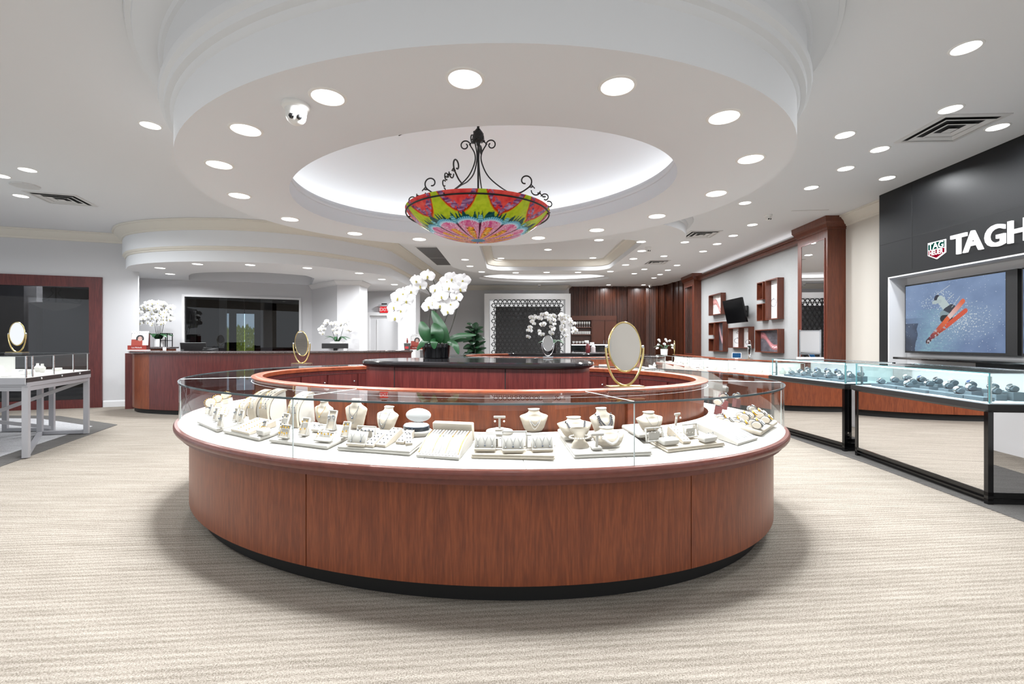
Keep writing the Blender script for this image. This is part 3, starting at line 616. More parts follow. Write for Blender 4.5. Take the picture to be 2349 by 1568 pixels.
# ================================================================ CHANDELIER
CH = (-.305, 4.149)
ch = thing('chandelier', 'painted glass bowl chandelier with red, green and pink petals on black iron scrolls', 'chandelier', (CH[0], CH[1], 2.169)); ch.scale = (.954, .954, .954)
RB, HB = .675, .27
def bowl(u, v):
    t = v; r = RB*t; z = HB*(1-math.sqrt(max(0, 1-(t*.93)**2)))/(1-math.sqrt(1-.93**2)); a = 2*PI*u
    return (r*math.cos(a), r*math.sin(a), z)
def bowlcol(u, v):
    a = u*2*PI; t = v
    n1 = fbm(u*90, t*22, 1, 3); n2 = fbm(u*40+9, t*60, 1, 3)
    if t < .105: return mixc((.03, .16, .3), (.08, .3, .45), .5+n1)
    pet = 12; ph = (u*pet+.783) % 1.0; d = abs(ph-.5)*2                              # 0 at petal axis, 1 at rib
    edge = .565+.105*math.sqrt(max(0, 1-d*d))
    if t < edge:
        if d > .90: return (.10, .005, .03)
        if t > edge-.035: return mixc((.75, .92, 1), (.25, .6, .8), (t-edge+.035)/.035)
        w = t/edge
        sw = abs(math.sin(26*(w+n2*.25)+12*d))
        base = mixc((.72, .03, .22), (.95, .42, .62), .35+.9*n1+.3*d)
        if sw > .93 and d > .25: base = (.98, .78, .88)
        if w < .74 and d < .62*(1-abs(w-.42)*1.15):
            fl = mixc((1.0, .62, .02), (.95, .10, .03), d*1.5+abs(w-.45)*.8)
            if n2 > .22: fl = (.03, .015, .02)
            elif n1 > .28: fl = (1, .85, .55)
            base = fl
        elif w < .3 and n1 > .12: base = (.08, .02, .03)
        return base
    # teal outline and leaf fringe
    if t < edge+.028: return mixc((.02, .25, .4), (.3, .7, .85), .5+.5*math.sin(a*150))
    lf = .055+.05*math.sin(a*62+3*math.sin(a*17))+.05*n1
    if ph > .5: dd = 1-ph
    else: dd = ph
    lf *= .55+.9*(1-min(1, dd*5)*.6)
    if dd < .085 and abs(t-edge-.045) < .085*(1-(dd/.085)**2)**.5: return mixc((.35, .75, .8), (.05, .3, .35), .5+.5*math.sin(t*420))
    if t < edge+.028+max(0, lf): return mixc((.003, .03, .04), (.02, .14, .12), .4+n1)
    # red scallops hanging from the rim
    sc = (u*10+.303) % 1.0; e = abs(sc-.5)*2
    low = .985-.215*(1-(e/.84)**2.4)-.055*max(0, 1-e*5.5)
    if e < .84 and t > low:
        g = t-low
        if g < .035: return mixc((.85, .25, .02), (.45, .01, .0), g/.035*1.4)
        if g < .13 and n1 > -.12: return mixc((.14, .015, .12), (.6, .4, .6), .35+1.6*n2)
        return mixc((.72, .03, .04), (.9, .12, .09), .5+n1)
    return mixc((.26, .42, .01), (.55, .66, .03), .5+n1+.4*math.sin(t*9))
paint_grid(bowl, 721, 96, bowlcol, 'glass_bowl', M['paintlit'], ch)
rp = [(RB*.975*math.cos(2*PI*k/96), RB*.975*math.sin(2*PI*k/96), HB*.86) for k in range(96)]
MB().tube([(x*1.015, y*1.015, z) for x, y, z in rp], .0075, 8, closed=True).build('iron_ring', M['iron'], ch, True)
mb = MB(); mb.lathe([(.0, 1.10), (.012, 1.09), (.012, 1.06), (.02, 1.055), (.045, 1.02), (.058, .97), (.05, .94), (.02, .93), (.016, .9)], 16)
for k in range(26): a = k*2.4; z = .94+.085*(k/26); mb.ball((.05*math.cos(a)*(1.08-(z-.94)*4), .05*math.sin(a)*(1.08-(z-.94)*4), z), .012, 8, 5)
mb.build('finial', M['iron'], ch, True)
mb = MB(); mb.tube([(0, 0, .93), (0, 0, .04)], .009, 8); mb.tube([(.012*math.cos(k), .012*math.sin(k), 1.1+.018*math.sin(k)) for k in [i*2*PI/16 for i in range(16)]], .004, 6, closed=True); mb.tube([(0, 0, 1.11), (0, 0, 1.17)], .01, 8); mb.lathe([(.06, 1.16), (.055, 1.175), (.05, 1.18)], 20); mb.build('stem', M['iron'], ch, True)
def scroll(c, r0, r1, a0, a1, k=22): return [(c[0]+(r0+(r1-r0)*i/k)*math.cos(a0+(a1-a0)*i/k), 0, c[1]+(r0+(r1-r0)*i/k)*math.sin(a0+(a1-a0)*i/k)) for i in range(k+1)]
for k, ang in enumerate((-6, 82, 178, 250)):
    R = Matrix.Rotation(math.radians(ang), 4, 'Z')
    main = spline([(.075, 0, .90), (.032, 0, .82), (.036, 0, .73), (.10, 0, .60), (.23, 0, .485), (.36, 0, .41), (.50, 0, .32), (.62, 0, .235)], 7)
    top = scroll((.125, .90), .052, .018, math.radians(180), math.radians(-235))
    mb = MB(); mb.tube([Vector(p) for p in top[::-1]]+main, .0062, 7)
    mb.tube(spline([(.03, 0, .96), (.05, 0, .94), (.085, 0, .905)], 5), .006, 6)
    mb.tube([Vector(p) for p in spline([(.33, 0, .425), (.41, 0, .445), (.475, 0, .485)], 6)]+[Vector(p) for p in scroll((.447, .548), .066, .022, math.radians(-55), math.radians(275))], .0068, 7)
    mb.tube(scroll((.552, .455), .05, .034, math.radians(175), math.radians(350)), .0058, 6); mb.tube([(.50, 0, .515), (.535, 0, .475)], .005, 6)
    mb.tube(scroll((.632, .385), .042, .016, math.radians(160), math.radians(-130)), .0055, 6); mb.tube([(.585, 0, .425), (.61, 0, .40)], .005, 6)
    mb.tube(scroll((.668, .318), .036, .012, math.radians(120), math.radians(-150)), .0055, 6); mb.tube(scroll((.665, .255), .034, .013, math.radians(80), math.radians(330)), .0052, 6)
    for p in ((.50, .49), (.575, .43), (.622, .395)): mb.tube([(p[0]+.014*math.cos(q), .014*math.sin(q), p[1]) for q in [i*2*PI/12 for i in range(12)]], .004, 5, closed=True)
    mb.tube([(.62, 0, .235), (.665, 0, .235)], .006, 6)
    mb.xf(R); mb.build('scroll_arm', M['iron'], ch, True)
l = lamp('POINT', 10, (0, 0, .2), ch); l.data.shadow_soft_size = .1
# second chandelier seen in the dark room behind the left glazing
p = LW(.12, -1.4); c2 = thing('chandelier', 'pale bowl chandelier with iron scrolls in the dark room behind glass', 'chandelier', (p[0], p[1], 1.92)); c2.scale = (.9, .9, .74)
MB().lathe([(.05, 0), (.2, .04), (.34, .11), (.44, .2), (.43, .2), (.3, .1), (.02, .02)], 32).build('glass_bowl', pbr('pale_bowl', lin(210, 208, 204), .3, emit=(1, 1, 1, 1), estr=.25), c2, True)
mb = MB(); mb.tube([(0, 0, .1), (0, 0, 1.9)], .012)
for a in (0, PI):
    R = Matrix.Rotation(a+.33, 4, 'Z'); q = MB(); q.tube(scroll((.42, .31), .07, .02, math.radians(-90), math.radians(270))[::-1]+[tuple(v) for v in spline([(.42, 0, .24), (.3, 0, .28), (.15, 0, .36), (.05, 0, .5), (.09, 0, .6), (0, 0, .72)], 5)], .012); q.tube(scroll((.16, .3), .06, .02, 0, 5), .009); q.xf(R)
    for f in q.b.faces: mb.face([mb.v(v.co) for v in f.verts])
    q.b.free()
mb.build('scroll_arm', M['iron'], c2, True)
# ================================================================ OVAL SHOWCASE COUNTERS
ZD, ZG, RISE = .676, .977, .082; PITCH = math.atan(.082/.5)                     # deck and glass-top heights
def ang_at(px, a, b, c, lo=PI*1.02, hi=PI*1.98, rot=0):               # angle on the near half of an ellipse that projects to column px
    k = (px-CX)/F; lo -= rot; hi -= rot; cr, sr = math.cos(rot), math.sin(rot)
    for _ in range(60):
        m = (lo+hi)/2; x, y = a*math.cos(m), b*math.sin(m); X = c[0]+x*cr-y*sr; Y = c[1]+x*sr+y*cr
        if X/Y < k: lo = m
        else: hi = m
    return (lo+hi)/2
def oval_case(name, label, c, a, b, depth, joints, seams, n=120, knobs=True, led=True, rot=0):
    t = thing(name, label, 'display counter', (c[0], c[1], 0), rot)
    o = (0, 0)
    def arcs(js, gap, aa, bb, fn, nm, mats, smooth=35):
        js = sorted(js)
        for i in range(len(js)):
            t0, t1 = js[i], js[(i+1) % len(js)]
            if t1 <= t0: t1 += 2*PI
            g = gap/max(aa, bb); k = max(4, int(n*(t1-t0)/(2*PI)))
            mb = MB(); fn(mb, ell(o, aa, bb, t0+g, t1-g, k, False)); mb.build(nm, mats, t, smooth)
    mb = MB(); mb.sweep(ell(o, a-.155, b-.155, n=n), [(0, 0), (0, .115), (-.03, .115), (-.03, 0)], closed=True, pclosed=True); mb.build('toe_kick', M['toe'], t, True)
    arcs(seams, .003, a-.078, b-.078, lambda m, p: m.sweep(p, [(0, .108), (0, .605), (-.02, .605), (-.02, .108)], pclosed=True, cap=True), 'front_panel', M['cherry'])
    mb = MB(); mb.sweep(ell(o, a-.093, b-.093, n=n), [(0, .11), (0, .6)], closed=True); mb.build('carcass', M['dark'], t, True)
    mb = MB(); mb.sweep(ell(o, a, b, n=n), [(-.085, .598), (-.05, .598), (-.045, .612), (-.03, .616), (-.02, .628), (.01, .634), (.016, .645), (.016, .665), (.008, .675), (-.02, .677), (-.02, .60)], closed=True); mb.build('rim_moulding', M['mould'], t, True)
    di = depth-.02
    js = sorted(joints['deck'])
    for i in range(len(js)):                                        # white deck panels, rising gently towards the back
        t0, t1 = js[i], js[(i+1) % len(js)]
        if t1 <= t0: t1 += 2*PI
        k = max(4, int(n*(t1-t0)/(2*PI))); g = .0008; mb = MB(); R = []
        for q in range(k+1):
            h = t0+g+(t1-t0-2*g)*q/k; c_, s_ = math.cos(h), math.sin(h)
            R.append([mb.v(((a-d)*c_, (b-d)*s_, z)) for d, z in ((.012, ZD-.02), (.012, ZD+RISE*.012/.5), (di, ZD+RISE*di/.5), (di, ZD-.02))])
        for A, B in zip(R, R[1:]):
            for j in range(4): mb.face([A[j], A[(j+1) % 4], B[(j+1) % 4], B[j]])
        mb.face(R[0]); mb.face(R[-1][::-1]); mb.build('deck_panel', M['deck'], t)
    arcs(joints['glass'], .002, a-.016, b-.016, lambda m, p: m.sweep(p, [(0, ZD+.001), (0, ZG-.009)]), 'front_glass', M['glass'])
    arcs(joints['glass'], .0015, a-.012, b-.012, lambda m, p: m.sweep(p, [(0, ZG), (-(depth-.03), ZG)]), 'top_glass', M['glass'])
    mb = MB(); mb.sweep(ell(o, a-.014, b-.014, n=n), [(.004, ZG-.009), (.004, ZG+.0005), (-.006, ZG+.0005), (-.006, ZG-.009)], closed=True, pclosed=True); mb.build('glass_rim', pbr('dark_green_glass_rim', lin(84, 98, 102), .1, coat=.6), t, True)
    for g in joints['glass']:
        mb = MB(); p = Vector((math.cos(g)*(a-.016), math.sin(g)*(b-.016), 0)); q = Vector((math.cos(g)*(a-depth), math.sin(g)*(b-depth), 0))
        mb.tube([(p.x, p.y, ZD), (p.x, p.y, ZG-.004)], .0035, 6); mb.tube([(p.x, p.y, ZG), (q.x, q.y, ZG)], .002, 4); mb.build('glass_joint', M['edge'], t)
    ai, bi = a-depth, b-depth
    mb = MB(); mb.sweep(ell(o, ai, bi, n=n), [(0, ZG-.022), (.012, ZG-.02), (.02, ZG-.008), (.018, ZG+.003), (.004, ZG+.008), (-.055, ZG+.008), (-.064, ZG+.002), (-.064, ZG-.03), (0, ZG-.03)], closed=True, pclosed=True); mb.build('top_rail', M['rail'], t, True)
    arcs(seams, .004, ai-.01, bi-.01, lambda m, p: m.sweep(p, [(0, ZD-.02), (0, ZG-.03), (-.02, ZG-.03), (-.02, ZD-.02)], pclosed=True, cap=True), 'back_panel', M['cherry'])
    for s in seams:
        mb = MB(); x, y = math.cos(s)*(ai-.004), math.sin(s)*(bi-.004); mb.box((x, y, (ZD+ZG)/2-.01), (.014, .05, ZG-ZD-.03), s); mb.build('mullion', M['rail'], t)
    mb = MB(); mb.sweep(ell(o, ai-.03, bi-.03, n=n), [(0, .06), (0, ZG-.03), (-.02, ZG-.03), (-.02, .06)], closed=True, pclosed=True); mb.build('inner_carcass', M['cherryd'], t, True)
    m = 26
    for i in range(m):
        t0 = 2*PI*i/m; mb = MB(); mb.sweep(ell(o, ai-.052, bi-.052, t0+.008, t0+2*PI/m-.008, 8, False), [(0, .1), (0, .9), (-.012, .9), (-.012, .1)], pclosed=True, cap=True)
        d = mb.build('door', M['cherryd'], t, True)
        if knobs:
            g = t0+.03; mb = MB(); mb.ball((math.cos(g)*(ai-.075), math.sin(g)*(bi-.075), .82), .011, 10, 6); mb.build('knob', M['steel'], d, True)
    mb = MB(); mb.sweep(ell(o, ai-.063, bi-.063, n=n), [(0, .905), (0, .912), (-.004, .912), (-.004, .905)], closed=True, pclosed=True); mb.build('steel_strip', M['steel'], t, True)
    if led:
        mb = MB(); mb.sweep(ell(o, ai+.012, bi+.012, n=n), [(0, ZG-.034), (.006, ZG-.034)], closed=True); mb.build('led_strip', M['led'], t)
        for i in range(16):
            g = 2*PI*(i+.5)/16; x, y = math.cos(g)*(ai+.035), math.sin(g)*(bi+.035)
            l = lamp('AREA', led, (x, y, ZG-.03), t, size=2*PI*(ai+bi)/2/16*.9, size_y=.02, col=(1, .98, .95), shape='RECTANGLE')
            nx, ny = math.cos(g), math.sin(g); l.rotation_euler = Vector((nx*.55, ny*.55, -.8)).to_track_quat('-Z', 'Y').to_euler(); l.rotation_euler = Matrix(((-ny, nx*.8, -nx*.55), (nx, ny*.8, -ny*.55), (0, .55*1, .8))).to_euler() if False else l.rotation_euler
    return t
A0, B0, DP = 2.425, 1.878, .50
gj = [ang_at(672, A0-.016, B0-.016, OC, rot=OR), ang_at(1455, A0-.016, B0-.016, OC, rot=OR)]; gj = [gj[0]-.80, gj[0], gj[1], gj[1]+.86, .9, 2.1]
gj = [g % (2*PI) for g in gj]
dj = [ang_at(p, A0, B0, OC, rot=OR) for p in (958, 1208, 1466, 1670)]+[.3, 1.2, 2.1, 3.0, 3.9]
sm = [ang_at(702, A0-.078, B0-.078, OC, rot=OR)]; sm = [(sm[0]+k*2*PI/7) % (2*PI) for k in range(7)]
oval_case('oval_display_counter', 'large oval cherry wood jewelry showcase with curved glass in the middle foreground', OC, A0, B0, DP, {'deck': dj, 'glass': gj}, sm, 168, led=1.0, rot=OR)
oval_case('oval_display_counter', 'second oval cherry showcase further back, behind the black topped staff island', (.85, 9.65), 2.3, 1.95, .5, {'deck': [0, 1.5, 3, 4.5], 'glass': [.5, 2.6, 3.9, 4.5, 5.2, 5.9]}, [.3+k*.9 for k in range(7)], 80, knobs=False, led=1.5)
# ---- islands
def super_ell(a, b, e, n=96): return [(math.copysign(abs(math.cos(t))**(2/e), math.cos(t))*a, math.copysign(abs(math.sin(t))**(2/e), math.sin(t))*b) for t in [2*PI*(i+.5)/n for i in range(n)]]
def island(label, c, a, b, z, body, top, seams, rot=0):
    t = thing('staff_island', label, 'counter', (c[0], c[1], 0), rot); P = super_ell(a, b, 3.2)
    MB().sweep(P, [(-.05, 0), (-.05, .09), (-.1, .09)], closed=True).build('toe_kick', M['toe'], t)
    js = sorted(seams); n = len(P)
    if js:
        for i in range(len(js)):
            i0, i1 = js[i], js[(i+1) % len(js)]+(n if i == len(js)-1 else 0)
            mb = MB(); mb.sweep([P[k % n] for k in range(i0, i1+1)], [(0, .085), (0, z-.05), (-.02, z-.05), (-.02, .085)], pclosed=True, cap=True); mb.build('body_panel', body, t, True)
            x, y = P[i0]; mb = MB(); mb.tube([(x, y, .09), (x, y, z-.05)], .004, 6); mb.build('seam_bead', M['dark'], t)
    else: mb = MB(); mb.sweep(P, [(0, .085), (0, z-.05), (-.02, z-.05), (-.02, .085)], closed=True, pclosed=True); mb.build('body_panel', body, t, True)
    mb = MB(); mb.sweep(P, [(-.06, z-.052), (.01, z-.05), (.028, z-.042), (.036, z-.026), (.032, z-.01), (.018, z), (-.02, z), (-.06, z)], closed=True); mb.poly([(x*(1-.06/a), y*(1-.06/b), z) for x, y in P]); mb.build('granite_top', top, t, 30)
    return t
ISL = (-.315, 3.98); IZ, IR = 1.10, math.radians(-15)
def isl_ix(px):
    P = super_ell(.97, .42, 3.2); cr, sr = math.cos(IR), math.sin(IR); best = min((abs(CX+F*(ISL[0]+x*cr-y*sr)/(ISL[1]+x*sr+y*cr)-px), i) for i, (x, y) in enumerate(P) if y < 0); return best[1]
island('dark cherry staff island with glossy black granite top inside the front oval counter', ISL, .97, .42, IZ, M['cherryd'], M['graniteb'], [isl_ix(907), isl_ix(1163), 10, 38], IR)
island('dark grey staff island with black top inside the second oval showcase', (.95, 9.75), 1.0, .42, 1.03, pbr('charcoal_laminate', lin(66, 66, 70), .4), M['graniteb'], [])
# ---- granite topped bar counter on the left
bf = [(p.x, p.y) for p in spline([(-7.12, 8.62, 0), (-6.72, 8.2, 0), (-6.2, 7.99, 0), (-5.6, 7.87, 0), (-4.8, 7.83, 0), (-4.0, 7.93, 0), (-3.2, 8.2, 0), (-2.5, 8.62, 0), (-1.98, 9.05, 0)], 8)]
t = thing('service_counter', 'long curved cherry service counter with speckled granite top on the left', 'counter'); ZB = 1.095
MB().sweep(bf, [(-.04, 0), (-.04, .085), (-.2, .085)]).build('toe_kick', M['toe'], t)
cuts = [0, 14, 24, 34, 46, 56, len(bf)-1]
for i0, i1 in zip(cuts, cuts[1:]):
    mb = MB(); mb.sweep(bf[i0:i1+1], [(0, .08), (0, ZB-.05), (-.03, ZB-.05), (-.03, .08)], pclosed=True, cap=True); mb.build('front_panel', M['cherryd'] if i0 >= 14 else M['cherry'], t, True)
mb = MB(); mb.sweep(bf, [(-.42, ZB-.036), (.05, ZB-.036), (.062, ZB-.028), (.066, ZB-.014), (.06, ZB-.003), (.05, ZB), (-.42, ZB)], pclosed=True, cap=True); mb.build('granite_top', M['granite'], t, 30)
mb = MB(); mb.box((-7.2, 8.68, (ZB-.05)/2), (.13, .1, ZB-.05), .3); mb.build('end_post', M['cherryd'], t)
mb = MB(); mb.sweep(bf, [(0, ZB-.06), (.02, ZB-.056), (.025, ZB-.04), (0, ZB-.036)], pclosed=True); mb.build('top_moulding', M['mould'], t)
mb = MB(); mb.sweep(bf, [(-.4, 0), (-.4, ZB-.04), (-.38, ZB-.04), (-.38, 0)], pclosed=True, cap=True); mb.build('back_panel', M['cherryd'], t)
mb = MB(); mb.sweep(bf[18:-4], [(-.95, .7), (-.44, .7), (-.44, .74), (-.95, .74)], pclosed=True, cap=True); mb.build('work_surface', M['ivory'], t)

# ================================================================ BLACK MIRRORED WATCH COUNTERS
def watch_case(label, P0, P1, dep, endcap):
    """front runs P0 (near) to P1 (far); inside is to the right"""
    P0 = Vector(P0); P1 = Vector(P1); d = P1-P0; L = d.length; d.normalize(); rz = math.atan2(d.y, d.x)
    t = thing('watch_counter', label, 'display counter', (P0.x, P0.y, 0), rz)          # local x along the front, local -y to the inside
    def bx(nm, x0, x1, y0, y1, z0, z1, m, par=None, bev=0): return MB().box(((x0+x1)/2, (y0+y1)/2, (z0+z1)/2), (x1-x0, y1-y0, z1-z0), 0, bev).build(nm, m, par or t)
    bx('plinth', .02, L-.02, -dep+.02, -.03, .008, .07, M['black'])
    for z0, z1 in ((.07, .1), (.035, .05)): bx('base_rail', 0, L, -dep, .004, z0, z1, M['gloss'])
    for x in (0, L-.035): bx('frame_post', x, x+.035, -.035, .004, .008, .715, M['gloss']); bx('frame_post', x, x+.035, -dep, -dep+.035, .008, .715, M['gloss'])
    bx('mirror_panel', .035, L-.035, -.03, -.004, .1, .715, M['mirror'])
    bx('end_panel', .004, .03, -dep+.035, -.035, .1, .715, endcap); bx('end_panel', L-.03, L-.004, -dep+.035, -.035, .1, .715, M['mirror'])
    bx('back_panel', 0, L, -dep-.01, -dep, .008, .77, M['black'])
    mb = MB(); e = .03
    lo = [(-.0, 0), (L, 0), (L, -dep), (0, -dep)]; hi = [(-e, e), (L+e, e), (L+e, -dep), (-e, -dep)]
    mb.hull([(x, y, .715) for x, y in lo], [(x, y, .735) for x, y in hi]); mb.hull([(x, y, .735) for x, y in hi], [(x, y, .778) for x, y in hi]); mb.build('top_slab', M['black'], t)
    bx('deck', .0, L, -dep+.02, -.004, .778, .784, pbr('pale_grey_deck', lin(196, 204, 210), .8))
    zt = 1.018
    bx('front_glass', .0, L, -.012, -.006, .784, zt-.006, M['glassg']); bx('end_glass', .0, .006, -dep+.03, -.012, .784, zt-.006, M['glassg']); bx('end_glass', L-.006, L, -dep+.03, -.012, .784, zt-.006, M['glassg'])
    bx('top_glass', 0, L, -dep+.03, -.004, zt-.006, zt, M['glassg'])
    for x in (0, L-.006): bx('glass_edge', x, x+.006, -.012, -.004, .784, zt, M['edgeg'])
    bx('glass_edge', 0, L, -.006, -.002, zt-.007, zt, M['edgeg'])
    for x in (.03, L-.05): bx('corner_post', x, x+.018, -.05, -.035, .784, zt-.03, M['steel'])
    bx('led_bar', .03, L-.03, -.035, -.012, zt-.02, zt-.008, M['led'])
    bx('back_door', 0, L, -dep+.02, -dep+.035, .784, zt-.006, pbr('pale_back_door', lin(208, 206, 206), .5)); bx('back_rail', 0, L, -dep, -dep+.04, zt-.012, zt+.004, M['steel'])
    l = lamp('AREA', 5.0*L, (L/2, -.04, zt-.024), t, size=L*.9, size_y=.02, col=(.85, .95, 1), shape='RECTANGLE'); l.rotation_euler = (math.radians(-25), 0, 0)
    return t, rz
WC1 = watch_case('long black framed mirror fronted watch counter nearest the right edge', (3.665, 3.536), (3.80, 5.09), .62, M['mirror'])
WC2 = watch_case('black framed mirror fronted watch counter behind the longer one, beside the oval showcase', (3.80, 5.25), (3.70, 6.55), .62, M['mirror'])
# watches on cushions
def cushion_proto():
    t = thing('watch_cushion', 'x', 'watch cushion')
    MB().grid(lambda u, v: ((v-.5)*.062, .03*math.cos(2*PI*u), .024+.024*math.sin(2*PI*u)), 18, 2, True).build('roll', M['greyd'], t, True)
    mb = MB()
    for x in (-.031, .031): mb.lathe([(.0, 0), (.026, .0), (.03, .002)], 18, cap=False).xf(Matrix.Identity(4))
    return t
def roll_mesh(w, r, sq=.8):
    mb = MB(); n = 18
    for x0, x1, r0, r1 in ((-w/2, -w/2+.004, r*.86, r), (-w/2+.004, w/2-.004, r, r), (w/2-.004, w/2, r, r*.86)):
        A = [mb.v((x0, r0*math.cos(2*PI*k/n), r*sq+r0*sq*math.sin(2*PI*k/n))) for k in range(n)]; B = [mb.v((x1, r1*math.cos(2*PI*k/n), r*sq+r1*sq*math.sin(2*PI*k/n))) for k in range(n)]
        for k in range(n): mb.face([A[k], A[(k+1) % n], B[(k+1) % n], B[k]])
        if x0 == -w/2: mb.face(A[::-1])
        if x1 == w/2: mb.face(B)
    bmesh.ops.remove_doubles(mb.b, verts=mb.b.verts[:], dist=1e-5)
    return mb
def watch_proto(strap, dial, casem, r=.031, sq=.8):
    t = thing('wristwatch', 'x', 'watch')
    mb = MB(); n = 26; ra = r+.002
    def ringpt(a, x, q): return (x, q*math.cos(a), r*sq+q*sq*math.sin(a))
    for x0, x1 in ((-.011, .011),):
        R = [[mb.v(ringpt(2*PI*k/n, x, q)) for x, q in ((x0, ra-.001), (x0, ra+.0025), (x1, ra+.0025), (x1, ra-.001))] for k in range(n)]
        for k in range(n):
            for j in range(4): mb.face([R[k][j], R[k][(j+1) % 4], R[(k+1) % n][(j+1) % 4], R[(k+1) % n][j]])
    mb.build('strap', strap, t, True)
    T = Matrix.Translation((0, -.018, r*sq*1.85)) @ Matrix.Rotation(math.radians(38), 4, 'X')
    c = MB().lathe([(.018, 0), (.021, .002), (.021, .008), (.017, .0105), (.0165, .0095)], 26).xf(T).build('case', casem, t, True)
    MB().lathe([(.0001, .0098), (.0165, .0098)], 24, cap=False).xf(T).build('dial', dial, c)
    return t
w_pro = [watch_proto(M['steel'], pbr('dark_dial', lin(24, 30, 40), .3), M['steel']), watch_proto(M['steel'], M['paper'], M['steel']), watch_proto(M['black'], pbr('blue_dial', lin(30, 60, 110), .3), M['steel'])]
c_pro = thing('watch_cushion', 'x', 'watch cushion'); roll_mesh(.06, .03).build('roll', M['greyd'], c_pro, 30)
block_m = {}
def riser(loc, rz, d, label, m='greyd', nm='display_riser', grp='grey display risers in the watch counters'):
    o = MB().box((0, 0, d[2]/2), d, 0, .004).build(nm, M[m], None); o.location = loc; o.rotation_euler = (0, 0, rz); return tag(o, label, 'display riser', grp)
_used = set()
def put(proto, loc, rz, label, group, key):
    if key not in _used:
        _used.add(key); proto.location = loc; proto.rotation_euler = (0, 0, rz); tag(proto, label, None, group); return proto
    return dup(proto, loc, rz, label, group)
for ci, (t, rz, L, cname, rows) in enumerate(((*WC1, 1.56, 'long watch counter', ((.12, 7, .03), (.25, 6, .048), (.38, 7, .068))), (*WC2, 1.30, 'shorter watch counter', ((.14, 5, .025), (.26, 6, .045), (.38, 6, .065))))):
    for ri, (off, n, h) in enumerate(rows):
        rn = ('front', 'middle', 'back')[ri]; rnd = random.Random(ri+ci*9)
        for k in range(n):
            x = .13+(L-.26)*(k+.5)/n if ri else .12+(L-.24)*(k+.5)/n; y = -off+rnd.uniform(-.01, .01)
            T = Matrix.Translation(t.location) @ Matrix.Rotation(rz, 4, 'Z')
            a = rz-PI/2*0; p = T @ Vector((x, y, .7848))
            w = (L-.24)/n-.012 if ri == 0 else .11
            riser(p, rz, (w, .085, h), f'grey riser, {ORD[k]} from near end of {rn} row, {cname}')
            if ri == 0 and ci == 0 and k not in (1, 4, 6): continue
            q = T @ Vector((x, y, .7854+h)); z = rz+PI
            put(c_pro, q, z, f'grey watch cushion, {ORD[k]} from near end of {rn} row, {cname}', 'grey cushions in the watch counters', 'c')
            wi = rnd.randrange(3); put(w_pro[wi], q, z, f'{("steel dark dial watch", "steel white dial watch", "blue dial strap watch")[wi]}, {ORD[k]} from near end of {rn} row, {cname}', 'watches in the watch counters', f'w{wi}')
# ================================================================ CASES ALONG THE RIGHT WALL
def straight_case(label, path, dep, zback=True, deckz=.70, zt=.975, led=3.0, name='jewelry_showcase'):
    t = thing(name, label, 'display counter')
    def sw(nm, prof, m, smooth=False, closed=True): return MB().sweep(path, prof, pclosed=closed, cap=closed).build(nm, m, t, smooth)
    sw('toe_kick', [(-.06, 0), (-.06, .1), (-dep, .1), (-dep, 0)], M['toe']); sw('front_panel', [(-.04, .09), (-.04, deckz-.09), (-.06, deckz-.09), (-.06, .09)], M['cherry'])
    sw('rim_moulding', [(-.05, deckz-.09), (.0, deckz-.08), (.012, deckz-.06), (.012, deckz-.015), (-.01, deckz-.002), (-.05, deckz-.002)], M['rail'])
    sw('deck', [(-.01, deckz-.02), (-.01, deckz), (-dep, deckz), (-dep, deckz-.02)], M['deck'])
    sw('front_glass', [(-.008, deckz), (-.008, zt-.004)], M['glass'], closed=False); sw('top_glass', [(-.004, zt), (-dep, zt)], M['glass'], closed=False)
    sw('glass_rim', [(-.004, zt-.008), (-.004, zt), (-.012, zt), (-.012, zt-.008)], M['edge'])
    sw('back_panel', [(-dep, deckz-.02), (-dep, zt-.02), (-dep-.02, zt-.02), (-dep-.02, deckz-.02)], M['deck']); sw('top_rail', [(-dep, zt-.025), (-dep, zt+.012), (-dep-.09, zt+.012), (-dep-.09, zt-.025)], M['rail'])
    sw('carcass', [(-.07, .1), (-.07, deckz-.02), (-dep-.02, deckz-.02), (-dep-.02, .1)], M['cherryd'])
    for i in (range(len(path))):
        p = path[i]; MB().box((p[0]+.012, p[1], (deckz+zt)/2), (.006, .006, zt-deckz)).build('glass_joint', M['edge'], t)
    for a, b in zip(path, path[1:]):
        d = Vector((b[0]-a[0], b[1]-a[1])); nb = Vector((d.y, -d.x)).normalized(); m = (Vector(a)+Vector(b))/2-nb*(dep-.04)
        l = lamp('AREA', led*d.length, (m.x, m.y, zt-.03), t, size=d.length*.9, size_y=.03, shape='RECTANGLE'); l.rotation_euler = (0, 0, math.atan2(d.y, d.x))
    return t
R1 = [(3.78, 9.95), (3.9, 9.4), (4.1, 8.75), (4.45, 7.95), (4.9, 7.72)]
straight_case('curved white lined wall showcase behind the watch counters', R1, .55, deckz=.69, zt=.90, led=.8)
R2 = [(4.05, 12.9), (4.03, 11.6), (4.0, 10.4)]
straight_case('far white lined showcase in front of the second wooden pilaster', R2, .5, deckz=.70, zt=.90, led=.8)
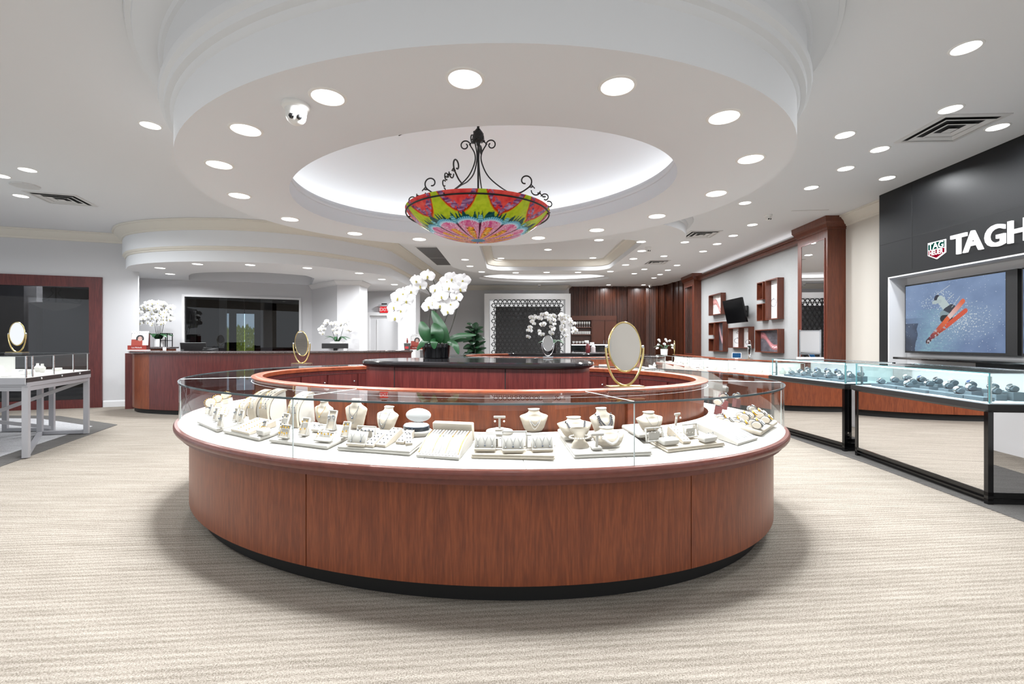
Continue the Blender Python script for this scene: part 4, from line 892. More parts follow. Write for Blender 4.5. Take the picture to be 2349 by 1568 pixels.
# tall showcase table on the left
t = thing('display_table', 'aluminium framed glass jewelry table with crossed legs at the left edge', 'display table')
PA, PB_, PC, PD, PE_ = (-5.24, 4.96), (-5.81, 6.28), (-6.33, 6.17), (-6.44, 6.44), (-7.05, 6.40)
top = [(-5.20, 4.93), (-5.77, 6.30), (-7.6, 6.55), (-7.9, 4.93)]
zdk, ztp = .868, 1.105
MB().prism(top, .775, .82).build('apron', M['alu'], t)
MB().prism([(x+.0, y) for x, y in top], .822, zdk).build('drawer_box', pbr('dark_drawer', lin(52, 48, 48), .4), t)
ctr = Vector((-6.6, 5.7))
def sh(p, k): v = ctr+(Vector(p)-ctr)*k; return (v.x, v.y)
MB().prism([sh(p, .995) for p in top], zdk, zdk+.006).build('deck', M['deck'], t)
MB().prism([(-7.9, 4.915), (-5.205, 4.915), (-5.205, 4.925), (-7.9, 4.925)], .80, zdk).build('front_fascia', M['alu'], t)
for i in range(3): 
    f = (.18+.3*i); x, y = Vector(top[0]).lerp(Vector(top[1]), f); MB().ball((x+.005, y, .846), .012, 10, 6).build('lock', M['steel'], t, True)
gl = [sh(p, .985) for p in top]
MB().sweep(gl, [(0, zdk+.006), (0, ztp-.004)], closed=True).build('glass_wall', M['glass'], t)
MB().prism(gl, ztp-.006, ztp).build('top_glass', M['glass'], t)
mb = MB(); mb.sweep(gl, [(.003, ztp-.008), (.003, ztp+.001), (-.004, ztp+.001), (-.004, ztp-.008)], closed=True, pclosed=True); mb.build('glass_rim', pbr('dark_glass_rim', lin(100, 102, 104), .2), t)
for f in (0, .08, .38, .7, .97):
    x, y = Vector(gl[0]).lerp(Vector(gl[1]), f); MB().box((x, y, (zdk+ztp)/2), (.012, .012, ztp-zdk)).build('glass_post', M['steel'], t)
MB().prism([(-7.5, 5.72), (-6.2, 5.72), (-6.2, 5.74), (-7.5, 5.74)], zdk, ztp-.02).build('light_panel', M['deck'], t)
l = lamp('AREA', 9, (-6.5, 5.0, ztp-.02), t, size=2.0, size_y=.03, shape='RECTANGLE')
def bar(nm, p, q, s=.045): 
    mb = MB(); p = Vector(p); q = Vector(q); d = (q-p).normalized(); up = Vector((0, 0, 1)) if abs(d.z) < .9 else Vector((math.cos(1.98), math.sin(1.98), 0)); x = d.cross(up).normalized()*s/2; y = x.cross(d).normalized()*s/2
    mb.hull([p+x+y, p-x+y, p-x-y, p+x-y], [q+x+y, q-x+y, q-x-y, q+x-y]); return mb.build(nm, M['alu'], t)
A3 = lambda P, z: (P[0], P[1], z)
for P in (PA, PB_, PC, PD, PE_): bar('leg', A3(P, .011), A3(P, .775), .052)
bar('foot_rail', A3(PA, .036), A3(PC, .036)); bar('foot_rail', A3(PC, .036), A3(PB_, .036)); bar('apron_rail', A3(PA, .75), A3(PB_, .75)); bar('apron_rail', A3(PA, .75), (-7.8, 4.96, .75))
bar('cross_brace', A3(PB_, .74), (-6.9, 5.25, .10)); bar('cross_brace', A3(PD, .06), (-7.3, 5.5, .42)); bar('foot_rail', A3(PD, .036), A3(PE_, .036))
# ================================================================ JEWELLERY DISPLAYS IN THE FRONT OVAL
def orot(p):
    cr, sr = math.cos(OR), math.sin(OR); dx, dy = p.x-OC[0], p.y-OC[1]; x, y = dx*cr+dy*sr, -dx*sr+dy*cr
    return math.atan2(y/B0**2, x/A0**2)+PI/2+OR
def zdeck(p):
    cr, sr = math.cos(OR), math.sin(OR); dx, dy = p.x-OC[0], p.y-OC[1]; x, y = dx*cr+dy*sr, -dx*sr+dy*cr; lo, hi = -.1, .8
    for _ in range(40):
        d = (lo+hi)/2
        if (x/(A0-d))**2+(y/(B0-d))**2 < 1: lo = d
        else: hi = d
    return ZD+RISE*lo/.5
def ondeck(px, py, dz=0):
    z = ZD
    for _ in range(30): z = .5*z+.5*(zdeck(onz(px, py, z+dz)))
    return onz(px, py, z+dz)
def at_tray(px, py, z): p = ondeck(px, py, z-ZD+(.004 if z > ZD+.01 else .0005)); return p, orot(p)
def jthing(*a): t = thing(*a); t.rotation_euler.x = PITCH; return t
ZTR = ZD+.0235                         # top of a tray
CRM, IVO = M['cream'], M['ivory']
def tray(fl, fr, dep, label, h=.022, mat='ivory', name='display_tray', two=False):
    a, b = ondeck(*fl), ondeck(*fr); c = (a+b)/2; w = (b-a).length; rz = math.atan2(b.y-a.y, b.x-a.x)
    t = jthing(name, label, 'display tray', (c.x, c.y, c.z+.004), rz, 'flat display trays in the front oval counter')
    if two: MB().box((0, dep/2, h*.27), (w, dep, h*.5), 0, .012).build('tray_base', M[mat], t, 50); MB().box((0, dep/2, h*.76), (w-.006, dep-.006, h*.44), 0, .012).build('tray_pad', M[mat], t, 50)
    else: MB().box((0, dep/2, h/2), (w, dep, h), 0, .014).build('tray_pad', M[mat], t, 50)
    return t
tray((452, 973), (498, 993), .20, 'ivory display tray at the far left bend of the oval showcase')
tray((511, 994), (594, 1014), .25, 'ivory display tray under the long sloping ramp, second from the left')
tray((616, 1016), (751, 1033), .27, 'ivory display tray crowded with gold earring frames, third from the left')
tray((772, 1034), (941, 1047), .27, 'thick ivory display tray left of the grooved chain ramp', two=True)
tray((1080, 1052), (1273, 1058), .24, 'thick ivory display tray holding three pendant cards', two=True, mat='cream')
tray((1316.6, 1053), (1497, 1046.5), .27, 'thick ivory display tray with pearl necklaces and the bracelet pillow', two=True)
tray((1531, 1040), (1664, 1025), .27, 'thick ivory display tray with two rounded ring rolls', two=True, mat='cream')

BSEC = [(0, .25, .05), (.06, .31, .10), (.2, .37, .16), (.38, .42, .20), (.54, .47, .20), (.65, .50, .16), (.70, .495, .14), (.745, .40, .145), (.79, .27, .155), (.84, .205, .15), (.92, .185, .145), (1.0, .2, .155)]
def bsec(v):
    for (v0, a0, d0), (v1, a1, d1) in zip(BSEC, BSEC[1:]):
        if v <= v1: f = (v-v0)/(v1-v0); f = f*f*(3-2*f)*.5+f*.5; return a0+(a1-a0)*f, d0+(d1-d0)*f
    return BSEC[-1][1:]
def bust_pt(w, h, lean, x, v, out=0):
    hw, d = bsec(v); hw *= w; d *= w; q = max(-1, min(1, x/hw)); zz = h*v
    return (x, lean*h*v**1.3+.02-d*math.sqrt(max(0, 1-q*q))-out, zz)
def bust(px, py, z, w, h, lean, label, rzo=0):
    p, rz = at_tray(px, py, z); t = jthing('necklace_bust', label, 'necklace bust', (p.x, p.y, p.z+.0015), rz+rzo, 'cream necklace busts')
    mb = MB(); R = []; nv, nu = 22, 28
    for j in range(nv+1):
        v = j/nv; hw, d = bsec(v); hw *= w; d *= w; yc = lean*h*v**1.3+.02
        R.append([mb.v((hw*math.cos(2*PI*k/nu), yc-(d if math.sin(2*PI*k/nu) > 0 else d*.28)*math.sin(2*PI*k/nu), h*v)) for k in range(nu)])
    for A, B in zip(R, R[1:]):
        for k in range(nu): mb.face([A[k], A[(k+1) % nu], B[(k+1) % nu], B[k]])
    mb.face(R[0][::-1]); mb.face(R[-1]); mb.build('torso', CRM, t, 60)
    mb = MB(); nn = 20; hw, d = bsec(.985); mb.tube([(hw*w*1.02*math.cos(2*PI*k/nn), lean*h+.02-(d if math.sin(2*PI*k/nn) > 0 else d*.28)*w*1.02*math.sin(2*PI*k/nn), h*.985) for k in range(nn)], .002, 5, closed=True); mb.build('neck_seam', IVO, t, True)
    t['bw'] = w; t['bh'] = h; t['bl'] = lean
    return t
def necklace(bt, label, low=.3, r=.004, n=26, mat='pearl', chain=False, pend=None, v0=.80, wid=.20, name='necklace', grad=0):
    w, h, lean = bt['bw'], bt['bh'], bt['bl']; P = []
    for i in range(n+1):
        s = i/n*2-1; x = s*wid*w*(1.0 if abs(s) < .98 else 1); v = low+(v0-low)*abs(s)**1.6
        hw = bsec(v)[0]*w; x = max(-hw*.98, min(hw*.98, x*1.25 if abs(s) < .7 else x*(1.25-.25*(abs(s)-.7)/.3)))
        q = bust_pt(w, h, lean, x, v, r*1.3+.0025); P.append((q[0]*(1+(r*1.2+.002)*abs(x)/hw/hw), q[1], q[2]))
    mb = MB()
    if chain: mb.tube(P, r, 5)
    else:
        for i, p in enumerate(P): mb.ball(p, r*(1+grad*(1-abs(i/n*2-1))), 8, 6)
    if pend: p = P[n//2]; mb.ball((p[0], p[1]-.002, p[2]-.008), pend, 8, 6)
    o = mb.build(name, M[mat], None, True); o.location = bt.location; o.rotation_euler = bt.rotation_euler
    o.location.z += .0012; d = Vector((math.sin(bt.rotation_euler.z), -math.cos(bt.rotation_euler.z), 0)); o.location += d*.0012
    return tag(o, label, 'necklace', 'necklaces on the busts')
b = bust(737, 974, ZTR, .15, .135, .22, 'broad cream bust with gold heart pendant, behind the gold earring frames'); necklace(b, 'fine gold chain with heart pendant on the bust behind gold earring frames', .42, .0011, mat='goldj', chain=True, pend=.005)
b = bust(812, 985, ZTR, .148, .165, .2, 'tall cream bust with dark gem necklace, left of the smooth sloping bust'); necklace(b, 'silver chain with dark gem drops on the tall bust', .45, .0012, mat='gem', chain=True, pend=.006); necklace(b, 'long thin silver chain on the tall bust', .2, .0009, mat='silver', chain=True)
b = bust(880, 990, ZD, .165, .13, .38, 'sloping cream bust with two strands, left of the open oval box', -.25); necklace(b, 'longer strand of small dark beads on the bust by the oval box', .12, .0022, 40, 'gem'); necklace(b, 'shorter strand of small pale beads on the bust by the oval box', .3, .0018, 40, 'silver')
b = bust(1226, 992, ZD, .16, .125, .2, 'cream bust with double pearl strand behind the three pendant cards'); necklace(b, 'longer pearl strand on the bust behind the pendant cards', .16, .0028, 46, 'pearl'); necklace(b, 'shorter grey pearl strand on the bust behind the pendant cards', .34, .0026, 40, 'silver')
MB_ = MB().box((0, .06, .011), (.155, .13, .022), 0, .014).build('display_tray', IVO, None, 50); p, rz = at_tray(1326, 1010, ZTR); MB_.location = (p.x, p.y, p.z+.0015); MB_.rotation_euler = (PITCH, 0, rz); tag(MB_, 'small ivory tray under the low bust with dark pearls', 'display tray')
b = bust(1323, 1004, ZTR+.025, .185, .088, .6, 'low cream bust with a strand of dark pearls, behind the bracelet pillow'); necklace(b, 'strand of graduated dark pearls on the low bust behind the pillow', .36, .0052, 30, 'pearld', wid=.24)
b = bust(1390, 1003, ZTR, .155, .14, .4, 'upright cream bust with double dark pearl strands', .1)
for lo, r, k, wd, vv in ((.2, .0047, 'longer', .26, .80), (.42, .0042, 'shorter', .21, .76)): necklace(b, f'{k} dark pearl strand on the upright bust', lo, r, 32, 'pearld', wid=wd, v0=vv)
b = bust(1401, 1027, ZTR, .185, .085, .6, 'low cream bust in front of the upright one, with large white pearls'); necklace(b, 'strand of large white pearls on the lowest front bust', .28, .0058, 26, 'pearl', wid=.24, grad=.3)
MB_ = MB().box((0, .07, .012), (.17, .16, .024), 0, .014).build('display_tray', IVO, None, 50); p, rz = at_tray(1492, 1002, ZTR); MB_.location = (p.x, p.y, p.z+.0015); MB_.rotation_euler = (PITCH, 0, rz); tag(MB_, 'small ivory tray under the bust right of the glass joint', 'display tray')
b = bust(1498, 990, ZTR+.027, .175, .095, .4, 'low cream bust right of the upright glass joint'); necklace(b, 'thin silver chain on the bust right of the glass joint', .25, .001, mat='silver', chain=True, pend=.004)
# arched necklace stands
def arch(px, py, z, w, h, dep, label, rzo=0, n=3):
    p, rz = at_tray(px, py, z); t = jthing('necklace_stand', label, 'necklace stand', (p.x, p.y, p.z+.0015), rz+rzo, 'arched necklace stands')
    def prof(s): a = s*PI/2*1.02; return (dep*(1-math.cos(a))**1.25, h*math.sin(a)**.8)
    mb = MB(); k = 16; F_ = []
    for i in range(k+1): y, zz = prof(i/k); F_.append((y, zz))
    A = [(-w/2, y, zz) for y, zz in F_]+[(-w/2, y+.012, max(0, zz-.012)) for y, zz in F_[::-1]]; B = [(w/2, q[1], q[2]) for q in A]
    for i in range(k):
        pass
    a = [mb.v(q) for q in A]; b = [mb.v(q) for q in B]; m = len(A)
    for i in range(m): mb.face([a[i], a[(i+1) % m], b[(i+1) % m], b[i]])
    for i in range(k): mb.face([a[i], a[i+1], a[m-2-i], a[m-1-i]]); mb.face([b[i+1], b[i], b[m-1-i], b[m-2-i]])
    mb.build('curved_front', CRM, t, 35)
    mb = MB(); mb.hull([(-w/2+.006, q[0]+.02, max(.0, q[1]-.014)) for q in F_[2:-1]]+[(-w/2+.006, dep-.005, 0), (-w/2+.006, .03, 0)], [(w/2-.006, q[0]+.02, max(.0, q[1]-.014)) for q in F_[2:-1]]+[(w/2-.006, dep-.005, 0), (w/2-.006, .03, 0)]); mb.build('support', IVO, t)
    for j in range(n):
        x0 = -w/2+w*(j+.5)/n; P = []
        for i in range(15): s = .25+.6*i/14; y, zz = prof(s); P.append((x0+.006*math.sin(i*.9+j), y-.0035, zz+.002))
        mb = MB(); mb.tube(P, .0010, 5)
        for i in range(0, 15, 3): mb.ball(P[i], .0034, 7, 5)
        o = mb.build('necklace', M[('goldj', 'silver', 'gem')[j % 3]], None, True); o.location = t.location; o.rotation_euler = t.rotation_euler; o.location.z += .001
        tag(o, f'{("gold", "silver", "dark gem")[j % 3]} drop necklace on {label[:label.index(" stand")]} stand'[:90], 'necklace', 'necklaces on the arched stands')
arch(553, 958, ZTR, .075, .115, .12, 'lowest arched stand, leftmost of the arched necklace stands', .2, 2)
arch(578, 964, ZTR, .075, .17, .13, 'narrow arched stand, second of the arched necklace stands', .1, 2)
arch(606, 967, ZTR, .085, .175, .14, 'wide arched stand, third of the arched necklace stands', .1, 3)
arch(672, 980, ZTR, .085, .18, .13, 'separate arched stand in front of the wood panel', 0, 3)
# leaning frames and pads
def dots(t, pts, mat, label, name='earrings', cat='earrings', grp='earring pairs', r=.005, sc=(1, 1, 1)):
    mb = MB()
    for x, y, z in pts: mb.ball((x, y, z), r, 8, 6, sc)
    o = mb.build(name, M[mat], None, True); o.location = t.location; o.rotation_euler = t.rotation_euler; o.location.z += .0008
    return tag(o, label, cat, grp)
def frame_stand(px, py, z, w, h, label, jl, mat='goldj', tilt=.5, panel=True, rzo=0, rows=2, r=.0052):
    p, rz = at_tray(px, py, z); t = jthing('earring_display', label, 'earring display', (p.x, p.y, p.z+.0015), rz+rzo, 'leaning earring frames')
    T = Matrix.Translation((0, 0, .002+.011*math.sin(tilt))) @ Matrix.Rotation(-tilt, 4, 'X'); e = .008; mb = MB()
    for x, zc, sx, sz in ((-w/2+e/2, h/2, e, h), (w/2-e/2, h/2, e, h), (0, e/2, w, e), (0, h-e/2, w, e)): mb.box((x, .005, zc), (sx, .010, sz), 0, .003)
    mb.xf(T).build('frame', IVO, t, 50)
    if panel: MB().box((0, .007, h/2), (w-2*e, .004, h-2*e)).xf(T).build('panel', CRM, t)
    MB().hull([(-w*.3, .012, 0), (w*.3, .012, 0), (w*.3, h*math.sin(tilt)*.9, 0), (-w*.3, h*math.sin(tilt)*.9, 0)], [(-w*.3, h*math.sin(tilt)*.7, h*.7), (w*.3, h*math.sin(tilt)*.7, h*.7), (w*.3, h*math.sin(tilt)*.75, h*.7), (-w*.3, h*math.sin(tilt)*.75, h*.7)]).build('back_rest', IVO, t)
    n = max(2, int((w-.02)/.016))
    for k in range(rows):
        zz = h*(.75-.42*k) if rows > 1 else h*.62
        pts = [T @ Vector((-w/2+.014+(w-.028)*i/(n-1), -.005, zz+(.004 if i % 2 else 0))) for i in range(n)]
        dots(t, [tuple(q) for q in pts], mat, f'{jl}, {("upper", "lower")[k]} row' if rows > 1 else jl, r=r, sc=(.8, .6, 1.2))
    return t
frame_stand(648, 1008, ZTR, .085, .075, 'wide leaning earring frame, front left on the gold earring tray', 'gold hoop earrings on the wide frame at front left of the tray')
frame_stand(646, 990, ZTR, .06, .10, 'tall leaning frame of grey earrings behind the wide one', 'grey drop earrings on the tall frame', 'gem')
frame_stand(692, 1002, ZTR, .06, .10, 'tall leaning frame right of the glass joint with gold flower studs', 'gold flower studs on the frame right of the glass joint')
frame_stand(738, 1016, ZTR, .115, .06, 'long low leaning pad of gold and dark gem earrings', 'gold and gem drop earrings on the long low pad', 'goldj', .9, rows=1)
frame_stand(755, 990, ZTR, .06, .115, 'tall frame with large round disc earrings', 'large round disc earrings on the tall frame', 'silver', .45, rows=1, r=.011)
frame_stand(789, 1006, ZTR, .05, .085, 'narrow frame with gold chain earrings at the tray end', 'gold chain earrings on the narrow frame')
for px, py, k in ((478, 956, 'first'), (490, 967, 'second'), (501, 983, 'third'), (536, 968, 'fourth'), (548, 974, 'fifth')): frame_stand(px, py, ZTR, .042, .085, f'slim upright earring card, {k} from the left bend', f'small drop earrings on the {k} slim card', 'gem', .4, rows=1, rzo=.2)
frame_stand(602, 990, ZTR, .04, .06, 'small square earring card behind the ring block', 'small stud earrings on the square card', 'gem', rows=2)
frame_stand(838, 1010, ZTR, .115, .07, 'empty looking wide frame behind the left pendant pad', 'dark stud earrings hanging in the wide frame', 'gem', .3, False, rows=1)
frame_stand(1125, 1030, ZTR, .125, .07, 'wide ivory frame behind the left pendant card', 'tiny drop earrings in the left rear frame', 'gem', .2, False, rows=1, r=.003)
frame_stand(1180, 1028, ZTR, .125, .08, 'wide ivory frame behind the middle pendant card', 'tiny drop earrings in the middle rear frame', 'pearl', .2, False, rows=1, r=.003)
frame_stand(1236, 1031, ZTR, .125, .07, 'wide ivory frame behind the right pendant card', 'tiny drop earrings in the right rear frame', 'gem', .2, False, rows=1, r=.003)
frame_stand(1504, 1016, ZTR, .11, .075, 'open ivory frame with pearl studs, left on the ring roll tray', 'pearl stud earrings hanging in the left open frame', 'pearl', .35, False, rows=1, r=.0035)
frame_stand(1588, 1006, ZTR, .11, .075, 'open ivory frame with pearl drops, right on the ring roll tray', 'pearl drop earrings hanging in the right open frame', 'pearl', .35, False, rows=2, r=.003)
def pendant_pad(px, py, w, h, label, jl, n=3):
    p, rz = at_tray(px, py, ZTR); t = jthing('pendant_pad', label, 'pendant display', (p.x, p.y, p.z+.0015), rz, 'slanted pendant pads')
    T = Matrix.Translation((0, 0, .004)) @ Matrix.Rotation(-.55, 4, 'X')
    MB().box((0, .006, h/2+.004), (w, .012, h), 0, .005).xf(T).build('pad', IVO, t, 50); MB().box((0, .022, .008), (w*.98, .05, .014), 0, .004).build('pad_base', CRM, t, 50)
    for k in range(n):
        x = -w/2+w*(k+.5)/n; zt, zl = h*.88, h*(.32 if k != 1 else .36); mb = MB()
        q = [T @ Vector(v) for v in ((x-.012, -.0015, zt), (x-.003, -.0015, (zt+zl)/2), (x, -.0015, zl), (x+.003, -.0015, (zt+zl)/2), (x+.012, -.0015, zt))]
        mb.tube(q, .0007, 4); c = T @ Vector((x, -.004, zl-.004)); mb.ball(c, .0045, 8, 6)
        o = mb.build('pendant_necklace', M['gem' if k % 2 else 'silver'], None, True); o.location = t.location; o.rotation_euler = t.rotation_euler; o.location.z += .001
        tag(o, f'pendant on fine chain, {("left", "middle", "right")[k] if n == 3 else ORD[k]} one {jl}', 'necklace', 'pendants on the slanted pads')
pendant_pad(1112, 1036, .105, .075, 'left slanted card with three pendants on the centre tray', 'on the left centre card')
pendant_pad(1177, 1039, .105, .075, 'middle slanted card with three pendants on the centre tray', 'on the middle centre card')
pendant_pad(1245, 1037, .105, .075, 'right slanted card with three pendants on the centre tray', 'on the right centre card')
pendant_pad(815, 1024, .11, .07, 'slanted pad with two pendants left of the ring ramps', 'on the pad left of the ring ramps', 2)
# sloping ramps
def ramp(fl, fr, dep, h, label, z=ZD, mat='cream', curve=.35, name='display_ramp', h0=.012):
    a, b = ondeck(*fl, z-ZD), ondeck(*fr, z-ZD); c = (a+b)/2; w = (b-a).length; rz = math.atan2(b.y-a.y, b.x-a.x)
    t = jthing(name, label, 'display ramp', (c.x, c.y, c.z+.004), rz, 'sloping display ramps'); k = 14
    f = lambda s: h0+(h-h0)*(s+curve*math.sin(PI*s)*(1-s*.3))
    P = [(dep*i/k, f(i/k)) for i in range(k+1)]
    MB().hull([(-w/2, 0, 0)]+[(-w/2, y, zz) for y, zz in P]+[(-w/2, dep, 0)], [(w/2, 0, 0)]+[(w/2, y, zz) for y, zz in P]+[(w/2, dep, 0)]).build('wedge', M[mat], t, 30)
    t['w'] = w; t['dep'] = dep; return t, w, f
def on_ramp(t, f, dep, x, s, r): return (x, dep*s, f(s)+r)
t, w, f = ramp((955, 1049), (1053, 1057), .21, .065, 'long grooved ramp of fine chains at the centre of the showcase', mat='ivory'); dep = .21
MB().box((0, dep+.02, .052), (w, .036, .1), 0, .006).build('ramp_head', CRM, t, 50)
for i in range(13):
    x = -w/2+w*(i+.5)/13; mb = MB(); mb.tube([on_ramp(t, f, dep, x, .06+.9*j/14, .003) for j in range(15)], .0017 if i % 3 else .0022, 5)
    if i in (4, 5, 8): mb.ball(on_ramp(t, f, dep, x, .62, .004), .0035, 7, 5)
    o = mb.build('chain_bracelet', M['silver' if i % 4 else 'goldj'], None, True); o.location = t.location; o.rotation_euler = t.rotation_euler; tag(o, f'fine chain on the central grooved ramp, {ORD[i]} from the left', 'bracelet', 'chains on the central ramp'); o.location.z += .0008
    mb = MB(); mb.tube([on_ramp(t, f, dep, x+w/26, .03+.95*j/12, -.001) for j in range(13)], .0042, 6); mb.build('groove_rib', IVO, t, True) if i < 12 else mb.b.free()
t, w, f = ramp((1692, 1023), (1738, 1009), .27, .05, 'long ramp of pearl chains on the right, beside the ring roll tray', mat='ivory', curve=.2); dep = .27
for i in range(9):
    x = -w/2+w*(i+.5)/9; mb = MB(); mb.tube([on_ramp(t, f, dep, x, .06+.9*j/16, .003) for j in range(17)], .002, 5); o = mb.build('chain_bracelet', M['silver' if i % 3 else 'pearl'], None, True); o.location = t.location; o.rotation_euler = t.rotation_euler; o.location.z += .0008
    tag(o, f'fine chain on the right-hand pearl ramp, {ORD[i]} from the left', 'bracelet', 'chains on the right ramp')
def stud_ramp(fl, fr, dep, h, label, jl, n, z=ZTR, mat='gem', cols=1):
    t, w, f = ramp(fl, fr, dep, h, label, z, curve=.05)
    for i in range(n):
        s = .1+.8*i/max(1, n-1); o = dots(t, [on_ramp(t, f, dep, x, s, .002) for x in (-w*.22, w*.22)], mat, f'small stud pair on {jl}, {ORD[i]} from the front', r=.0035)
stud_ramp((530, 989), (572, 999), .16, .035, 'long sloping block of stud earrings on the second tray', 'the long sloping block', 9, mat='goldj')
stud_ramp((836, 1026), (856, 1028), .11, .035, 'narrow ring ramp, left of three beside the pendant pad', 'the left narrow ramp', 4)
stud_ramp((862, 1025), (884, 1028), .15, .05, 'narrow ring ramp, middle and longest of three', 'the middle narrow ramp', 5)
stud_ramp((908, 1019), (926, 1021), .12, .04, 'narrow ring ramp near the open oval box', 'the ramp near the oval box', 4)
stud_ramp((930, 1024), (946, 1022), .09, .03, 'short ring ramp at the right end of the tray', 'the short ramp', 3)
stud_ramp((1567, 1019), (1585, 1018), .14, .05, 'narrow ramp of studs between the two ring rolls', 'the ramp between the ring rolls', 5, mat='pearl')
stud_ramp((494, 960), (520, 955), .14, .03, 'cream sloping block with gold pieces near the left bend', 'the left bend block', 5, mat='goldj')
# blocks, rolls, stands
def block(px, py, d, label, rings=3, z=ZTR, mat='goldj', rzo=0):
    p, rz = at_tray(px, py, z); t = jthing('ring_block', label, 'ring display', (p.x, p.y, p.z+.0015), rz+rzo, 'ring blocks'); MB().box((0, d[1]/2, d[2]/2), d, 0, .01).build('block', IVO, t, 50)
    for i in range(rings):
        x = -d[0]/2+d[0]*(i+.5)/rings; mb = MB(); mb.tube([(x, d[1]/2+.006*math.cos(2*PI*k/14), d[2]+.004+.006*math.sin(2*PI*k/14)) for k in range(14)], .0012, 5, closed=True); mb.ball((x, d[1]/2-.003, d[2]+.0105), .0032, 7, 5)
        o = mb.build('ring', M[mat], None, True); o.location = t.location; o.rotation_euler = t.rotation_euler; o.location.z += .003; tag(o, f'ring standing on the {label.split(",")[0]}, {("left", "middle", "right")[i]}', 'ring', 'rings on the ring blocks')
block(596, 1000, (.07, .05, .035), 'grey edged square ring block, on the second tray')
block(1541, 1022, (.10, .05, .03), 'left rounded ring roll, on the right tray', mat='silver'); block(1631, 1015, (.105, .05, .03), 'right rounded ring roll, on the right tray', mat='silver')
block(722, 992, (.065, .04, .022), 'small low ring block, behind the long low pad', 2, mat='gem')
def tstand(px, py, z, h, w, label, jl, disc=None):
    p, rz = at_tray(px, py, z); t = jthing('earring_stand', label, 'earring stand', (p.x, p.y, p.z+.0015), rz, 'T-shaped earring stands')
    z0 = 0
    if disc: MB().lathe([(disc*.97, 0), (disc, .004), (disc, .014), (disc*.96, .018)], 36, ab=(1, .6)).build('round_base', IVO, t, 50); z0 = .018
    MB().box((0, 0, z0+.006), (w*.75, .035, .012), 0, .012).build('foot', IVO, t, 50); MB().box((0, 0, z0+h/2+.006), (.012, .008, h)).build('post', IVO, t); MB().box((0, -.002, z0+h+.006), (w, .01, .014), 0, .005).build('crossbar', IVO, t, 50)
    dots(t, [(-w*.38, -.012, z0+h-.016), (w*.38, -.012, z0+h-.016)], 'pearl', jl, r=.006)
tstand(1146, 994, ZD, .07, .065, 'T-shaped earring stand on a round base at centre', 'pearl drop earrings on the centre T stand', .075)
tstand(1368, 1030, ZTR, .07, .068, 'T-shaped earring stand in front of the pearl busts', 'pale earrings on the T stand before the pearl busts')
tstand(1548, 986, ZD, .09, .05, 'tall narrow T-shaped earring stand right of the low bust', 'silver drop earrings on the tall narrow stand')
p, rz = at_tray(1333, 1029, ZTR); t = jthing('bracelet_pillow', 'cream bracelet pillow standing on the pearl tray', 'bracelet pillow', (p.x, p.y, p.z+.0015), rz)
MB().grid(lambda u, v: ((.036+.012*math.cos(2*PI*(v-.5)*1.0)*(-1))*math.cos(2*PI*u)*1.0, (.018+.0)*math.sin(2*PI*u)*(1-.25*math.cos(2*PI*v))+.02+.03*v, .088*v), 24, 12, True).build('pillow', CRM, t, True)
mb = MB()
for k in range(24): a = 2*PI*k/24; mb.ball((.050*math.cos(a), .026*math.sin(a)+.036, .045), .0048, 8, 6)
o = mb.build('bracelet', M['pearl'], None, True); o.location = (p.x, p.y, p.z+.0025); o.rotation_euler = (PITCH, 0, rz); tag(o, 'pearl bracelet wrapped round the cream pillow', 'bracelet')
p, rz = at_tray(948, 1003, ZTR); t = jthing('presentation_box', 'open oval presentation box with upright white lid', 'jewelry box', (p.x, p.y, p.z+.0015), rz)
MB().lathe([(.082, 0), (.088, .008), (.088, .02), (.08, .026)], 40, c=(0, .05, 0), ab=(1, .55)).build('padded_foot', IVO, t, 50); MB().lathe([(.072, .026), (.074, .03), (.074, .048), (.07, .05)], 40, c=(0, .05, 0), ab=(1, .55)).build('oval_base', pbr('dark_blue_box_edge', lin(40, 48, 60), .3), t, 50); MB().lathe([(.069, .05), (.066, .054)], 40, c=(0, .05, 0), ab=(1, .55)).build('inner_pad', M['paper'], t, 50)
T = Matrix.Translation((0, .092, .092)) @ Matrix.Rotation(math.radians(78), 4, 'X'); MB().lathe([(.066, -.002), (.07, .0), (.07, .010), (.062, .014)], 40, ab=(1, .52)).xf(T).build('lid', M['paper'], t, 50)
MB().box((-.02, .088, .055), (.008, .008, .02)).box((.02, .088, .055), (.008, .008, .02)).build('hinge', M['steel'], t)
# watches on cream cushions at the right end, brown blocks
RH = .03
TA = tray((1746, 1003), (1783, 979), .24, 'wide cream padded tray with rounded front carrying watches at the right bend', mat='cream', h=RH); TA.location.z += .006
cc = jthing('watch_cushion', 'x', 'watch cushion'); roll_mesh(.05, .027, .75).build('roll', CRM, cc, 30); wc = [watch_proto(M['silver'], M['paper'], M['steel'], .028, .75), watch_proto(M['silver'], pbr('pearl_dial', lin(200, 196, 190), .2), M['goldj'], .028, .75)]
TAW = (ondeck(1746, 1003)-ondeck(1783, 979)).length
cpos = [(1652, 966, .03), (1656, 971, .03), (1668, 976, .03), (1686, 974, .045), (1692, 979, .045), (1704, 984, .05), (1720, 990, .05), (1726, 975, .05), (1742, 984, .05), (1697, 958, .035), (1706, 961, .035), (1718, 957, .035), (1722, 944, .03), (1736, 951, .03), (1742, 958, .03), (1758, 968, .04)]
